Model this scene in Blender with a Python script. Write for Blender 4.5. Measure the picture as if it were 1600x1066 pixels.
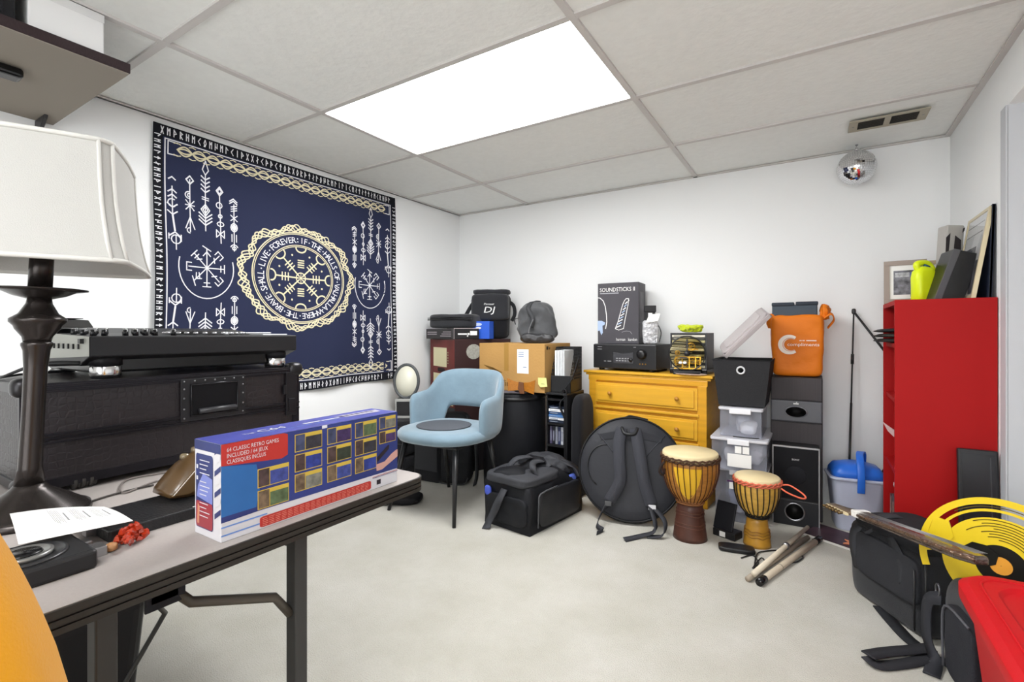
import bpy, bmesh, math, random
from mathutils import Vector, Matrix, noise
random.seed(7)
for o in list(bpy.data.objects): bpy.data.objects.remove(o)
SC = bpy.context.scene; COL = SC.collection
PI = math.pi
# ------------------------------------------------------------------ camera, world, lights, exposure
CAM = Vector((2.524, -3.192, 0.97)); YAW = 0.561; F = 756.0; CY = 520.0
cd = bpy.data.cameras.new('camera'); cam = bpy.data.objects.new('camera', cd); COL.objects.link(cam)
cam.location = CAM; cam.rotation_euler = (PI/2, 0, YAW)
cd.sensor_width = 36; cd.lens = 36*F/1600; cd.shift_y = (CY-533)/1600; cd.clip_start = 0.02
SC.camera = cam
SC.view_settings.view_transform = 'Standard'; SC.view_settings.look = 'None'
SC.view_settings.gamma = 1; SC.view_settings.use_curve_mapping = False
SC.view_settings.exposure = 0.10
wd = bpy.data.worlds.new('world'); SC.world = wd; wd.use_nodes = True
wd.node_tree.nodes['Background'].inputs[0].default_value = (.9, .93, 1, 1)
wd.node_tree.nodes['Background'].inputs[1].default_value = 0.3
PANEL = 19.5       # strength of the fluorescent ceiling panel and the added fill panel

def area(name, loc, rot, sx, sy, power, col=(1, 1, 1)):
    l = bpy.data.lights.new(name, 'AREA'); l.shape = 'RECTANGLE'; l.size = sx; l.size_y = sy; l.energy = power; l.color = col
    o = bpy.data.objects.new(name, l); COL.objects.link(o); o.location = loc; o.rotation_euler = rot
    return o
# unseen fill lights, added at the right and behind the camera
area('fill_from_right', (4.35, -2.6, 1.0), (0, PI/2, 0), 1.5, 2.6, 5, (.97, .98, 1))
area('fill_from_behind', (2.45, -5.0, 1.0), (PI/2, 0, 0), 2.2, 1.5, 36, (.95, .975, 1))

# ------------------------------------------------------------------ measuring helpers (photograph point -> place in the room)
_f = Vector((-math.sin(YAW), math.cos(YAW), 0)); _r = Vector((math.cos(YAW), math.sin(YAW), 0))
def ray(px, py): return _f + _r*((px-800)/F) + Vector((0, 0, (CY-py)/F))
def at(px, py, ax, v):
    d = ray(px, py); i = 'xyz'.index(ax); return CAM + d*((v-CAM[i])/d[i])
def W(px, py, w): return CAM + ray(px, py)*w

# ------------------------------------------------------------------ materials
def lin(h):
    h = h.lstrip('#'); c = [int(h[i:i+2], 16)/255 for i in (0, 2, 4)]
    return tuple((x/12.92 if x <= .04045 else ((x+.055)/1.055)**2.4) for x in c) + (1,)
_M = {}
def mat(hexc, rough=.6, metal=0, bump=0, bscale=60, var=0, vscale=8, alpha=1, trans=0, coat=0, emit=0, sheen=0, ior=1.45, wave=None):
    key = (hexc, rough, metal, bump, bscale, var, vscale, alpha, trans, coat, emit, sheen, wave)
    if key in _M: return _M[key]
    if ior == 1.45 and rough >= .5 and not metal: ior = 1.3
    m = bpy.data.materials.new('mat_'+hexc.strip('#')+'_%d' % len(_M)); m.use_nodes = True; nt = m.node_tree
    b = nt.nodes['Principled BSDF']; c = lin(hexc)
    b.inputs['Base Color'].default_value = c; b.inputs['Roughness'].default_value = rough; b.inputs['Metallic'].default_value = metal
    b.inputs['IOR'].default_value = ior
    if alpha < 1: b.inputs['Alpha'].default_value = alpha
    if trans: b.inputs['Transmission Weight'].default_value = trans
    if coat: b.inputs['Coat Weight'].default_value = coat
    if sheen: b.inputs['Sheen Weight'].default_value = sheen
    if emit: b.inputs['Emission Color'].default_value = c; b.inputs['Emission Strength'].default_value = emit
    tc = nt.nodes.new('ShaderNodeTexCoord')
    if var:
        n = nt.nodes.new('ShaderNodeTexNoise'); n.inputs['Scale'].default_value = vscale; n.inputs['Detail'].default_value = 5
        nt.links.new(tc.outputs['Object'], n.inputs['Vector'])
        if wave:
            mp = nt.nodes.new('ShaderNodeMapping'); mp.inputs['Scale'].default_value = wave
            nt.links.new(tc.outputs['Object'], mp.inputs['Vector']); nt.links.new(mp.outputs[0], n.inputs['Vector'])
        r = nt.nodes.new('ShaderNodeValToRGB'); r.color_ramp.elements[0].position = .3; r.color_ramp.elements[1].position = .7
        r.color_ramp.elements[0].color = tuple(max(0, x*(1-var)) for x in c[:3])+(1,)
        r.color_ramp.elements[1].color = tuple(min(1, x*(1+var)) for x in c[:3])+(1,)
        nt.links.new(n.outputs['Fac'], r.inputs[0]); nt.links.new(r.outputs[0], b.inputs['Base Color'])
    if bump:
        n = nt.nodes.new('ShaderNodeTexNoise'); n.inputs['Scale'].default_value = bscale; n.inputs['Detail'].default_value = 4
        nt.links.new(tc.outputs['Object'], n.inputs['Vector'])
        bp = nt.nodes.new('ShaderNodeBump'); bp.inputs['Strength'].default_value = bump; bp.inputs['Distance'].default_value = .01
        nt.links.new(n.outputs['Fac'], bp.inputs['Height']); nt.links.new(bp.outputs[0], b.inputs['Normal'])
    _M[key] = m; return m

# ------------------------------------------------------------------ mesh builder
class MB:
    def __init__(s): s.v = []; s.f = []; s.m = []; s.sm = []
    def add(s, vs, fs, m=0, smooth=False):
        n = len(s.v); s.v += [Vector(p) for p in vs]; s.f += [tuple(i+n for i in f) for f in fs]; s.m += [m]*len(fs); s.sm += [smooth]*len(fs); return s
    def box(s, x0, y0, z0, x1, y1, z1, m=0, T=None):
        vs = [Vector((x, y, z)) for z in (z0, z1) for y in (y0, y1) for x in (x0, x1)]
        if T: vs = [T @ v for v in vs]
        return s.add(vs, [(0, 2, 3, 1), (4, 5, 7, 6), (0, 1, 5, 4), (2, 6, 7, 3), (0, 4, 6, 2), (1, 3, 7, 5)], m)
    def taper(s, b, t, z0, z1, m=0):     # b, t = (x0,y0,x1,y1)
        vs = [(b[0], b[1], z0), (b[2], b[1], z0), (b[2], b[3], z0), (b[0], b[3], z0), (t[0], t[1], z1), (t[2], t[1], z1), (t[2], t[3], z1), (t[0], t[3], z1)]
        return s.add(vs, [(3, 2, 1, 0), (4, 5, 6, 7), (0, 1, 5, 4), (1, 2, 6, 5), (2, 3, 7, 6), (3, 0, 4, 7)], m)
    def lathe(s, prof, seg=32, c=(0, 0, 0), m=0, T=None, smooth=True, cap=True):
        vs = []; fs = []; n = len(prof)
        for i in range(seg):
            a = 2*PI*i/seg
            for r, z in prof:
                v = Vector((r*math.cos(a), r*math.sin(a), z)); v = (T @ v) if T else v
                vs.append(v+Vector(c))
        for i in range(seg):
            j = (i+1) % seg
            for k in range(n-1): fs.append((i*n+k, j*n+k, j*n+k+1, i*n+k+1))
        if cap:
            if prof[0][0] > 1e-6: fs.append(tuple(i*n for i in reversed(range(seg))))
            if prof[-1][0] > 1e-6: fs.append(tuple(i*n+n-1 for i in range(seg)))
        return s.add(vs, fs, m, smooth)
    def cyl(s, p0, p1, r0, r1=None, seg=20, m=0, smooth=True):
        p0 = Vector(p0); p1 = Vector(p1); r1 = r0 if r1 is None else r1; d = p1-p0
        q = d.to_track_quat('Z', 'Y').to_matrix().to_4x4()
        return s.lathe([(r0, 0), (r1, d.length)], seg, p0, m, q, smooth)
    def tube(s, pts, r, seg=10, m=0, smooth_path=0, close=False):
        pts = [Vector(p) for p in pts]
        rr = list(r) if isinstance(r, (list, tuple)) else None
        if smooth_path:
            rr2 = cr1(rr, smooth_path, close) if rr else None
            pts = cr(pts, smooth_path, close); rr = rr2
        n = len(pts); vs = []; fs = []; up = Vector((0, 0, 1)); prev = None
        for i, p in enumerate(pts):
            if close: t = pts[(i+1) % n]-pts[i-1]
            else: t = pts[min(i+1, n-1)]-pts[max(i-1, 0)]
            t.normalize()
            if prev is None:
                a = t.cross(up) if abs(t.z) < .95 else t.cross(Vector((1, 0, 0)))
            else: a = prev - t*prev.dot(t)
            a.normalize(); prev = a; b = t.cross(a); R = rr[i] if rr else r
            for k in range(seg):
                g = 2*PI*k/seg; vs.append(p+a*(R*math.cos(g))+b*(R*math.sin(g)))
        for i in range(n if close else n-1):
            j = (i+1) % n
            for k in range(seg):
                l = (k+1) % seg; fs.append((i*seg+k, i*seg+l, j*seg+l, j*seg+k))
        if not close: fs.append(tuple(range(seg-1, -1, -1))); fs.append(tuple((n-1)*seg+k for k in range(seg)))
        return s.add(vs, fs, m, True)
    def strap(s, pts, width, side, th=.003, m=0, sub=6):
        """flat webbing along pts; side = direction(s) of its width"""
        pts = [Vector(p) for p in pts]
        sides = [Vector(q).normalized() for q in side] if isinstance(side, list) else [Vector(side).normalized()]*len(pts)
        P = cr(pts, sub); S = cr(sides, sub); n = len(P); vs = []; fs = []
        for i in range(n):
            t = (P[min(i+1, n-1)]-P[max(i-1, 0)]).normalized(); a = (S[i]-t*S[i].dot(t)).normalized(); b = t.cross(a)
            for u, v in ((-1, -1), (1, -1), (1, 1), (-1, 1)): vs.append(P[i]+a*(u*width/2)+b*(v*th/2))
        for i in range(n-1):
            for k in range(4): l = (k+1) % 4; fs.append((i*4+k, i*4+l, i*4+4+l, i*4+4+k))
        fs += [(3, 2, 1, 0), tuple((n-1)*4+k for k in range(4))]
        return s.add(vs, fs, m, True)
    def prism(s, poly, h, T=None, m=0, z0=0):
        n = len(poly); vs = [Vector((x, y, z0)) for x, y in poly]+[Vector((x, y, z0+h)) for x, y in poly]
        if T: vs = [T @ v for v in vs]
        fs = [tuple(range(n-1, -1, -1)), tuple(range(n, 2*n))]+[(i, (i+1) % n, n+(i+1) % n, n+i) for i in range(n)]
        return s.add(vs, fs, m)
    def soft(s, c, size, k=5, amp=.01, fr=6, seed=0, N=12, top=1.0, sag=0, m=0, T=None, crease=0):
        """rounded, slightly wrinkled bag shape: base at c.z, size = full dims"""
        idx = {}; vs = []; fs = []; sx, sy, sz = [q/2 for q in size]
        def vert(p):
            key = tuple(round(q, 4) for q in p)
            if key in idx: return idx[key]
            x, y, z = p; L = (abs(x)**k+abs(y)**k+abs(z)**k)**(1/k); q = Vector((x/L, y/L, z/L))
            t = (q.z+1)/2; g = 1+(top-1)*t
            v = Vector((q.x*sx*g, q.y*sy*g, q.z*sz))
            v.z -= sag*sz*(1-q.x*q.x)*(t**2)
            nn = noise.fractal(v*fr+Vector((seed*3.7, seed, 0)), 1, 2, 3)*amp
            if crease: nn += -abs(noise.noise(v*fr*1.7+Vector((seed, 9, seed))))*crease
            v += q.normalized()*nn*(1 if q.z > -.85 else .15)
            v.z += sz; v = Vector((v.x, v.y, max(v.z, 0)))
            v = (T @ v) if T else v
            vs.append(v+Vector(c)); idx[key] = len(vs)-1; return idx[key]
        g = [-1+2*i/N for i in range(N+1)]
        for ax in range(3):
            for sgn in (-1, 1):
                for i in range(N):
                    for j in range(N):
                        q = []
                        for (a, b) in ((i, j), (i+1, j), (i+1, j+1), (i, j+1)):
                            p = [0, 0, 0]; p[ax] = sgn; p[(ax+1) % 3] = g[a]; p[(ax+2) % 3] = g[b]; q.append(vert(p))
                        fs.append(tuple(q) if sgn > 0 else tuple(reversed(q)))
        return s.add(vs, fs, m, True)
    def build(s, name, mats, parent=None, bev=0, bseg=2, loc=None, sub=0, smooth=None, solid=0):
        me = bpy.data.meshes.new(name); me.from_pydata([tuple(v) for v in s.v], [], s.f)
        for p, m, q in zip(me.polygons, s.m, s.sm): p.material_index = m; p.use_smooth = q if smooth is None else smooth
        if not isinstance(mats, (list, tuple)): mats = [mats]
        for m in mats: me.materials.append(m)
        me.validate(); o = bpy.data.objects.new(name, me); COL.objects.link(o)
        if parent: o.parent = parent
        if loc: o.location = loc
        if solid: md = o.modifiers.new('s', 'SOLIDIFY'); md.thickness = solid; md.offset = 0
        if bev: md = o.modifiers.new('b', 'BEVEL'); md.width = bev; md.segments = bseg; md.limit_method = 'ANGLE'; md.angle_limit = .6
        if sub: md = o.modifiers.new('u', 'SUBSURF'); md.levels = sub; md.render_levels = sub
        return o
def cr(P, n, close=False):
    N = len(P); out = []
    rng = range(N if close else N-1)
    for i in rng:
        if close: a, b, c, d = P[i-1], P[i], P[(i+1) % N], P[(i+2) % N]
        else: a, b, c, d = P[max(i-1, 0)], P[i], P[i+1], P[min(i+2, N-1)]
        for k in range(n):
            t = k/n; out.append(.5*((2*b)+(c-a)*t+(2*a-5*b+4*c-d)*t*t+(3*b-a-3*c+d)*t**3))
    if not close: out.append(P[-1])
    return out
def cr1(R, n, close=False): return [v.x for v in cr([Vector((r, 0, 0)) for r in R], n, close)]
def tag(o, label=None, cat=None, group=None, kind=None):
    if label: o['label'] = label
    if cat: o['category'] = cat
    if group: o['group'] = group
    if kind: o['kind'] = kind
    return o
def thing(name, label, cat, loc=(0, 0, 0), rz=0, group=None):
    o = bpy.data.objects.new(name, None); COL.objects.link(o); o.location = loc; o.rotation_euler = (0, 0, rz); o.empty_display_size = .05
    return tag(o, label, cat, group)
def span(name, label, cat, A, B, z, group=None):
    """thing whose front edge runs from A to B (xy); local x along it, local y to the back"""
    r = thing(name, label, cat, (A[0], A[1], z), math.atan2(B[1]-A[1], B[0]-A[0]), group)
    return r, math.hypot(B[0]-A[0], B[1]-A[1])
def struct(name, mb, m, **k): return tag(mb.build(name, m, **k), kind='structure')
_tc = {}
def text2d(s, size=1.0, align='LEFT'):
    """2D triangles of lettering; returns verts (x,y), faces, width"""
    k = (s, align)
    if k not in _tc:
        cu = bpy.data.curves.new('t', 'FONT'); cu.body = s; cu.size = 1; cu.resolution_u = 2
        o = bpy.data.objects.new('t', cu); COL.objects.link(o)
        dg = bpy.context.evaluated_depsgraph_get(); me = bpy.data.meshes.new_from_object(o.evaluated_get(dg))
        vs = [(v.co.x, v.co.y) for v in me.vertices]; fs = [tuple(p.vertices) for p in me.polygons]
        bpy.data.objects.remove(o); bpy.data.meshes.remove(me)
        w = max([v[0] for v in vs], default=0); _tc[k] = (vs, fs, w)
    vs, fs, w = _tc[k]; dx = {'LEFT': 0, 'CENTER': -w/2, 'RIGHT': -w}[align]
    return [((x+dx)*size, y*size) for x, y in vs], fs, w*size
def addtext(mb, s, size, O, U, V, m=0, align='LEFT', width=None, shear=0):
    vs, fs, w = text2d(s, size, align); k = (width/w) if width and w else 1
    O = Vector(O); U = Vector(U); V = Vector(V)
    mb.add([O+U*((x*k)+shear*y)+V*y for x, y in vs], fs, m); return mb
def strokes2d(pl, w, close=False):
    """polyline in 2D to quads"""
    vs = []; fs = []; n = len(pl)
    for i in range(n if close else n-1):
        (x0, y0), (x1, y1) = pl[i], pl[(i+1) % n]; d = math.hypot(x1-x0, y1-y0) or 1e-6
        ux, uy = (x1-x0)/d*w*.35, (y1-y0)/d*w*.35; nx, ny = -(y1-y0)/d*w/2, (x1-x0)/d*w/2
        b = len(vs); vs += [(x0-ux+nx, y0-uy+ny), (x0-ux-nx, y0-uy-ny), (x1+ux-nx, y1+uy-ny), (x1+ux+nx, y1+uy+ny)]; fs.append((b, b+1, b+2, b+3))
    return vs, fs
def arc(cx, cy, r, a0, a1, n=16, ry=None):
    ry = ry or r; return [(cx+r*math.cos(math.radians(a0+(a1-a0)*i/n)), cy+ry*math.sin(math.radians(a0+(a1-a0)*i/n))) for i in range(n+1)]
def roundrect(x0, y0, x1, y1, r, n=6):
    p = []
    for cx, cy, a in ((x1-r, y1-r, 0), (x0+r, y1-r, 90), (x0+r, y0+r, 180), (x1-r, y0+r, 270)): p += arc(cx, cy, r, a, a+90, n)
    return p
RX = lambda a: Matrix.Rotation(a, 4, 'X'); RY = lambda a: Matrix.Rotation(a, 4, 'Y'); RZ = lambda a: Matrix.Rotation(a, 4, 'Z')
TR = lambda *p: Matrix.Translation(Vector(p))

BLACK = mat('#17171a', .55, bump=.15, bscale=200); FAB = mat('#19191d', .85, bump=.5, bscale=350, sheen=.1); FAB2 = mat('#2b2c30', .8, bump=.5, bscale=300, sheen=.25)
NYLON = mat('#191a1e', .5, bump=.35, bscale=500, var=.15, vscale=5); LEATHER = mat('#1b1b1d', .38, bump=.25, bscale=90)
GLOSS = mat('#0d0d0f', .22); PLAST = mat('#1a1a1c', .4); CHROME = mat('#d8d8d8', .18, 1); STEEL = mat('#9a9a9c', .35, 1); BRASS = mat('#b98a3c', .3, 1)
WHITE = mat('#eeeeec', .6); PAPER = mat('#f0efeb', .8); INK = mat('#3a3a3c', .8); CREAM = mat('#e3dcb4', .8); DGREY = mat('#3a3a3e', .7); WEB = mat('#26272a', .75, bump=.4, bscale=600)

# ------------------------------------------------------------------ ROOM
RW, CZ = 3.088, 1.945
YB = -5.1
WALLM = mat('#f1f2f2', .75, bump=.04, bscale=180)
# floor: pale carpet
def carpet():
    m = bpy.data.materials.new('carpet'); m.use_nodes = True; nt = m.node_tree; b = nt.nodes['Principled BSDF']; b.inputs['Roughness'].default_value = .95
    b.inputs['Sheen Weight'].default_value = .1
    tc = nt.nodes.new('ShaderNodeTexCoord')
    n1 = nt.nodes.new('ShaderNodeTexNoise'); n1.inputs['Scale'].default_value = 3.2; n1.inputs['Detail'].default_value = 8; n1.inputs['Roughness'].default_value = .65
    n2 = nt.nodes.new('ShaderNodeTexNoise'); n2.inputs['Scale'].default_value = 260; n2.inputs['Detail'].default_value = 3
    r = nt.nodes.new('ShaderNodeValToRGB'); e = r.color_ramp.elements; e[0].position = .3; e[0].color = lin('#b5b2a6'); e[1].position = .72; e[1].color = lin('#c8c5bd')
    mx = nt.nodes.new('ShaderNodeMixRGB'); mx.blend_type = 'MULTIPLY'; mx.inputs[0].default_value = .22
    r2 = nt.nodes.new('ShaderNodeValToRGB'); r2.color_ramp.elements[0].position = .3; r2.color_ramp.elements[1].position = .6; r2.color_ramp.elements[0].color = (.6, .6, .58, 1)
    bp = nt.nodes.new('ShaderNodeBump'); bp.inputs['Strength'].default_value = .55; bp.inputs['Distance'].default_value = .012
    for n in (n1, n2): nt.links.new(tc.outputs['Object'], n.inputs['Vector'])
    nt.links.new(n1.outputs['Fac'], r.inputs[0]); nt.links.new(n2.outputs['Fac'], r2.inputs[0])
    nt.links.new(r.outputs[0], mx.inputs[1]); nt.links.new(r2.outputs[0], mx.inputs[2]); nt.links.new(mx.outputs[0], b.inputs['Base Color'])
    nt.links.new(n2.outputs['Fac'], bp.inputs['Height']); nt.links.new(bp.outputs[0], b.inputs['Normal']); return m
struct('floor', MB().box(-.15, YB-.1, -.1, 4.6, .15, 0), carpet())
struct('wall_left', MB().box(-.15, YB-.1, 0, 0, .15, 2.1), WALLM)
struct('wall_back', MB().box(0, 0, 0, RW+.2, .15, 2.1), WALLM)
struct('wall_right', MB().box(RW, -.842, 0, RW+.14, 0, 2.1), WALLM)
struct('wall_right_header', MB().box(RW, -4.2, 1.76, RW+.14, -.842, 2.1), WALLM)
struct('wall_right_near', MB().box(RW, YB, 0, RW+.14, -4.2, 2.1), WALLM)
struct('wall_corridor', MB().box(4.45, YB-.1, 0, 4.6, .15, 2.1).box(RW+.2, 0, 0, 4.45, .15, 2.1), WALLM)
struct('wall_front', MB().box(-.15, YB-.1, 0, 4.6, YB, 2.1), WALLM)
struct('shaded_jamb_trim', MB().box(RW-.001, -.856, 0, RW+.14, -.8425, 1.76).box(RW-.006, -.856, 0, RW, -.80, 1.76), [mat('#c2c4c8', .5)])  # jamb cover, greyed so its colour stands in for shade
# ceiling: suspended tiles in a metal grid
TILE = mat('#eeefec', .85, bump=.18, bscale=45, var=.02, vscale=30); TB = mat('#cdc9c6', .5)
gx = [0.0, .664, 1.884, 3.104, 4.45]; gy = [0.0]+[-.605-.61*i for i in range(8)]; gy[-1] = YB
cl = MB()
for i in range(len(gx)-1):
    for j in range(len(gy)-1):
        lit = (i == 1 and j == 2) or (i == 2 and j == 6)
        if not lit: cl.box(gx[i]+.002, gy[j+1]+.002, CZ+.009, gx[i+1]-.002, gy[j]-.002, CZ+.02, 0)
for i, x in enumerate(gx): cl.box(x-.012, YB, CZ, x+.012, 0, CZ+.0095, 1)
for y in gy: cl.box(0, y-.012, CZ+.0005, 4.45, y+.012, CZ+.009, 1)
cl.box(0, YB, CZ, .02, 0, CZ+.006, 1).box(RW-.022, YB, CZ-.001, RW, 0, CZ+.006, 1).box(0, -.02, CZ, RW, 0, CZ+.006, 1)
cl.box(-.15, YB-.1, CZ+.1, 4.6, .15, CZ+.2, 0)
struct('ceiling', cl, [TILE, TB])
def panel_mat():
    m = bpy.data.materials.new('diffuser'); m.use_nodes = True; b = m.node_tree.nodes['Principled BSDF']
    b.inputs['Base Color'].default_value = (.9, .9, .9, 1); b.inputs['Emission Color'].default_value = (.985, .99, 1, 1); b.inputs['Emission Strength'].default_value = PANEL
    return m
PM = panel_mat()
for cx_, j, lab in ((1.274, 2, 'lit rectangular fluorescent panel set in the tile ceiling'), (2.494, 6, 'added fill light panel, unseen in the ceiling behind the photographer')):  # the second panel is unseen, added as fill light
    t = thing('ceiling_light', lab, 'ceiling light', (cx_, (gy[j]+gy[j+1])/2, CZ), 0)
    MB().box(-.596, -.291, .004, .596, .291, .009).build('diffuser', PM, t)
    MB().box(-.61, -.305, .004, -.596, .305, .012).box(.596, -.305, .004, .61, .305, .012).box(-.596, -.305, .004, .596, -.291, .012).box(-.596, .291, .004, .596, .305, .012).build('frame', TB, t)
# ceiling vent
t = thing('ceiling_vent', 'beige slotted metal vent in the ceiling above the mirror ball', 'air vent', (2.8, -.4, CZ), 0)
VM = mat('#a9a291', .5); 
v = MB().box(-.145, -.07, -.006, .145, -.05, 0).box(-.145, .045, -.006, .145, .07, 0).box(-.145, -.05, -.006, -.11, .045, 0).box(.11, -.05, -.006, .145, .045, 0).box(-.012, -.05, -.006, .012, .045, 0)
v.build('frame', VM, t, bev=.002)
MB().box(-.112, -.052, -.003, .112, .047, -.0005).build('backing', mat('#1d1c1a', .8), t)
for k in range(9):
    y = -.045+k*.0108
    MB().box(-.11, y, -.005, .11, y+.002, -.002).build('slat', mat('#3b3833', .5), t)
for x in (-.128, .128): MB().lathe([(.004, -.0075), (.004, -.006)], 10, (x, 0, 0)).build('screw', STEEL, t)

# ------------------------------------------------------------------ FOLDING TABLE (left foreground)
TZ = .60
t = thing('folding_table', 'grey-topped folding table with black ribbed rim and folding metal legs', 'table', (1.2, -2.9, 0))
TX0, TX1, TY0, TY1 = -.50, .467, -.62, .658      # local extents
TOPM = mat('#a39c98', .55, var=.03, vscale=200); RIM = mat('#292621', .45); LEGM = mat('#363635', .45)
MB().prism(roundrect(TX0+.004, TY0+.004, TX1-.004, TY1-.004, .035), .006, None, 0, TZ-.006).build('tabletop', TOPM, t)
rim = MB()
for k, (a, b, ins) in enumerate(((-.035, -.026, 0), (-.026, -.023, .004), (-.023, -.015, 0), (-.015, -.012, .004), (-.012, -.001, 0))):
    rim.prism(roundrect(TX0+ins, TY0+ins, TX1-ins, TY1-ins, .038-ins), b-a, None, 0, TZ+a)
rim.build('rim', RIM, t)
for py_ in (-2.585-(-2.9), -2.905-(-2.9)):
    for px_ in (.42, -.42):
        m = MB().box(px_-.016, py_-.014, 0, px_+.016, py_+.014, TZ-.035).box(px_-.02, py_-.018, 0, px_+.02, py_+.018, .02)
        m.build('leg', LEGM, t, bev=.003)
MB().box(-.42, .303, TZ-.07, .42, .327, TZ-.045).build('crossbar', LEGM, t, bev=.003)
MB().box(-.42, -.017, TZ-.07, .42, .007, TZ-.045).build('crossbar', LEGM, t, bev=.003)
MB().box(.33, .062, TZ-.078, .405, .105, TZ-.035).box(.33, .055, TZ-.088, .336, .115, TZ-.035).box(.399, .055, TZ-.088, .405, .115, TZ-.035).build('hinge_bracket', mat('#1c1d24', .5), t, bev=.002)
MB().tube([(.395, .10, TZ-.07), (.40, .125, TZ-.10), (.415, .27, TZ-.155), (.42, .30, TZ-.20)], .009, 10).build('folding_brace', mat('#4d4840', .4), t)
BRC = Vector((1.2, -2.9, 0))
MB().tube([(.34, .075, TZ-.075), W(258, 958, .93)-BRC, W(196, 1066, .95)-BRC, W(140, 1163, .97)-BRC], .0045, 8).build('folding_brace', LEGM, t)
MB().tube([W(216, 930, 1.15)-BRC, W(171, 993, 1.12)-BRC, W(110, 1078, 1.08)-BRC], .004, 8).build('folding_brace', LEGM, t)

# ------------------------------------------------------------------ FLIGHT CASE
def hexcase():
    m = bpy.data.materials.new('honeycomb_laminate'); m.use_nodes = True; nt = m.node_tree; b = nt.nodes['Principled BSDF']
    b.inputs['Base Color'].default_value = lin('#1d181b'); b.inputs['Roughness'].default_value = .38
    tc = nt.nodes.new('ShaderNodeTexCoord'); mp = nt.nodes.new('ShaderNodeMapping'); mp.inputs['Scale'].default_value = (1, 1, 1)
    v = nt.nodes.new('ShaderNodeTexVoronoi'); v.feature = 'DISTANCE_TO_EDGE'; v.inputs['Scale'].default_value = 62; v.inputs['Randomness'].default_value = .45
    r = nt.nodes.new('ShaderNodeValToRGB'); r.color_ramp.elements[0].position = .04; r.color_ramp.elements[1].position = .14
    bp = nt.nodes.new('ShaderNodeBump'); bp.inputs['Strength'].default_value = .3; bp.inputs['Distance'].default_value = .002
    nt.links.new(tc.outputs['Object'], v.inputs['Vector']); nt.links.new(v.outputs['Distance'], r.inputs[0]); nt.links.new(r.outputs[0], bp.inputs['Height']); nt.links.new(bp.outputs[0], b.inputs['Normal'])
    return m
t = thing('flight_case', 'long black honeycomb flight case with recessed handle and ball corners, on the folding table', 'case', (.87, -2.545, .6))
HX = hexcase(); X0, X1, Y0, Y1, Z0, Z1 = -.19, .19, -.327, .345, .016, .256
MB().box(X0+.004, Y0+.004, Z0, X1-.004, Y1-.004, Z1).build('body', HX, t, bev=.003)
EX = mat('#1f1d22', .3, .5)
e = MB()
for z in (Z1-.022, Z0): e.box(X1-.012, Y0, z, X1, Y1, z+.022).box(X0, Y0-.0, z, X1, Y0+.012, z+.022).box(X0, Y1-.012, z, X1, Y1, z+.022)
for y in (Y0, Y1-.022): e.box(X1-.012, y, Z0, X1, y+.022, Z1)
for z in (.118, .136, .127): e.box(X1-.01, Y0, z, X1+(.002 if z != .127 else -.001), Y1, z+.006)
for z in (Z1-.009, Z1-.018): e.box(X1-.01, Y0, z, X1+.002, Y1, z+.004)
e.build('edging', EX, t, bev=.001)
for y, s in ((Y0, 1), (Y1, -1)):
    for z in (Z1, Z0):
        MB().soft((X1-.014, y+s*.012, z-.03-(.0 if z == Z1 else -.018)), (.05, .05, .045), k=3, amp=0, N=6).build('ball_corner', mat('#2b2a2c', .3, .6), t)
h = MB()
hy = -2.47+2.545
h.box(X1, hy-.088, .125, X1+.004, hy+.088, .243)
h.build('handle_plate', mat('#1a1a1d', .35), t, bev=.002)
MB().box(X1+.0042, hy-.062, .140, X1+.0052, hy+.062, .225).build('handle_recess', mat('#0c0c10', .5), t)
fr = MB().tube([(X1+.006, hy-.063, .140), (X1+.006, hy+.063, .140), (X1+.006, hy+.063, .226), (X1+.006, hy-.063, .226)], .0032, 8, close=True)
hd = fr.build('handle', mat('#2e2e31', .25, .7), t)
MB().tube([(X1+.012, hy-.045, .152), (X1+.012, hy+.055, .152)], .008, 10).build('grip', mat('#303033', .4), hd)
for y, z in [(hy-.08+k*.0267, .236) for k in range(7)]+[(y, z) for z in (.135, .16, .19, .215) for y in (hy-.08, hy+.08)]:
    MB().lathe([(.0028, 0), (.0014, .0018)], 8, (X1+.004, y, z), T=RY(PI/2)).build('rivet', STEEL, t)
lt = MB().box(X1, Y1-.05, .10, X1+.006, Y1-.012, .24).box(X1+.006, Y1-.042, .115, X1+.009, Y1-.02, .155).box(X1, Y1-.06, .17, X1+.008, Y1-.05, .20)
lt.build('latch', mat('#242326', .3, .4), t, bev=.0015)
w = MB()
for k in range(6): w.cyl((X1-.02, -.235+k*.0075, .021), (X1-.02, -.2285+k*.0075, .021), .0205-(k % 2)*.0015, seg=24)
w.build('caster', mat('#3c3a38', .5), t)
w = MB()
for k in range(6): w.cyl((X1-.02, .19+k*.0075, .021), (X1-.02, .1965+k*.0075, .021), .0205-(k % 2)*.0015, seg=24)
w.build('caster', mat('#3c3a38', .5), t)

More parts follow.
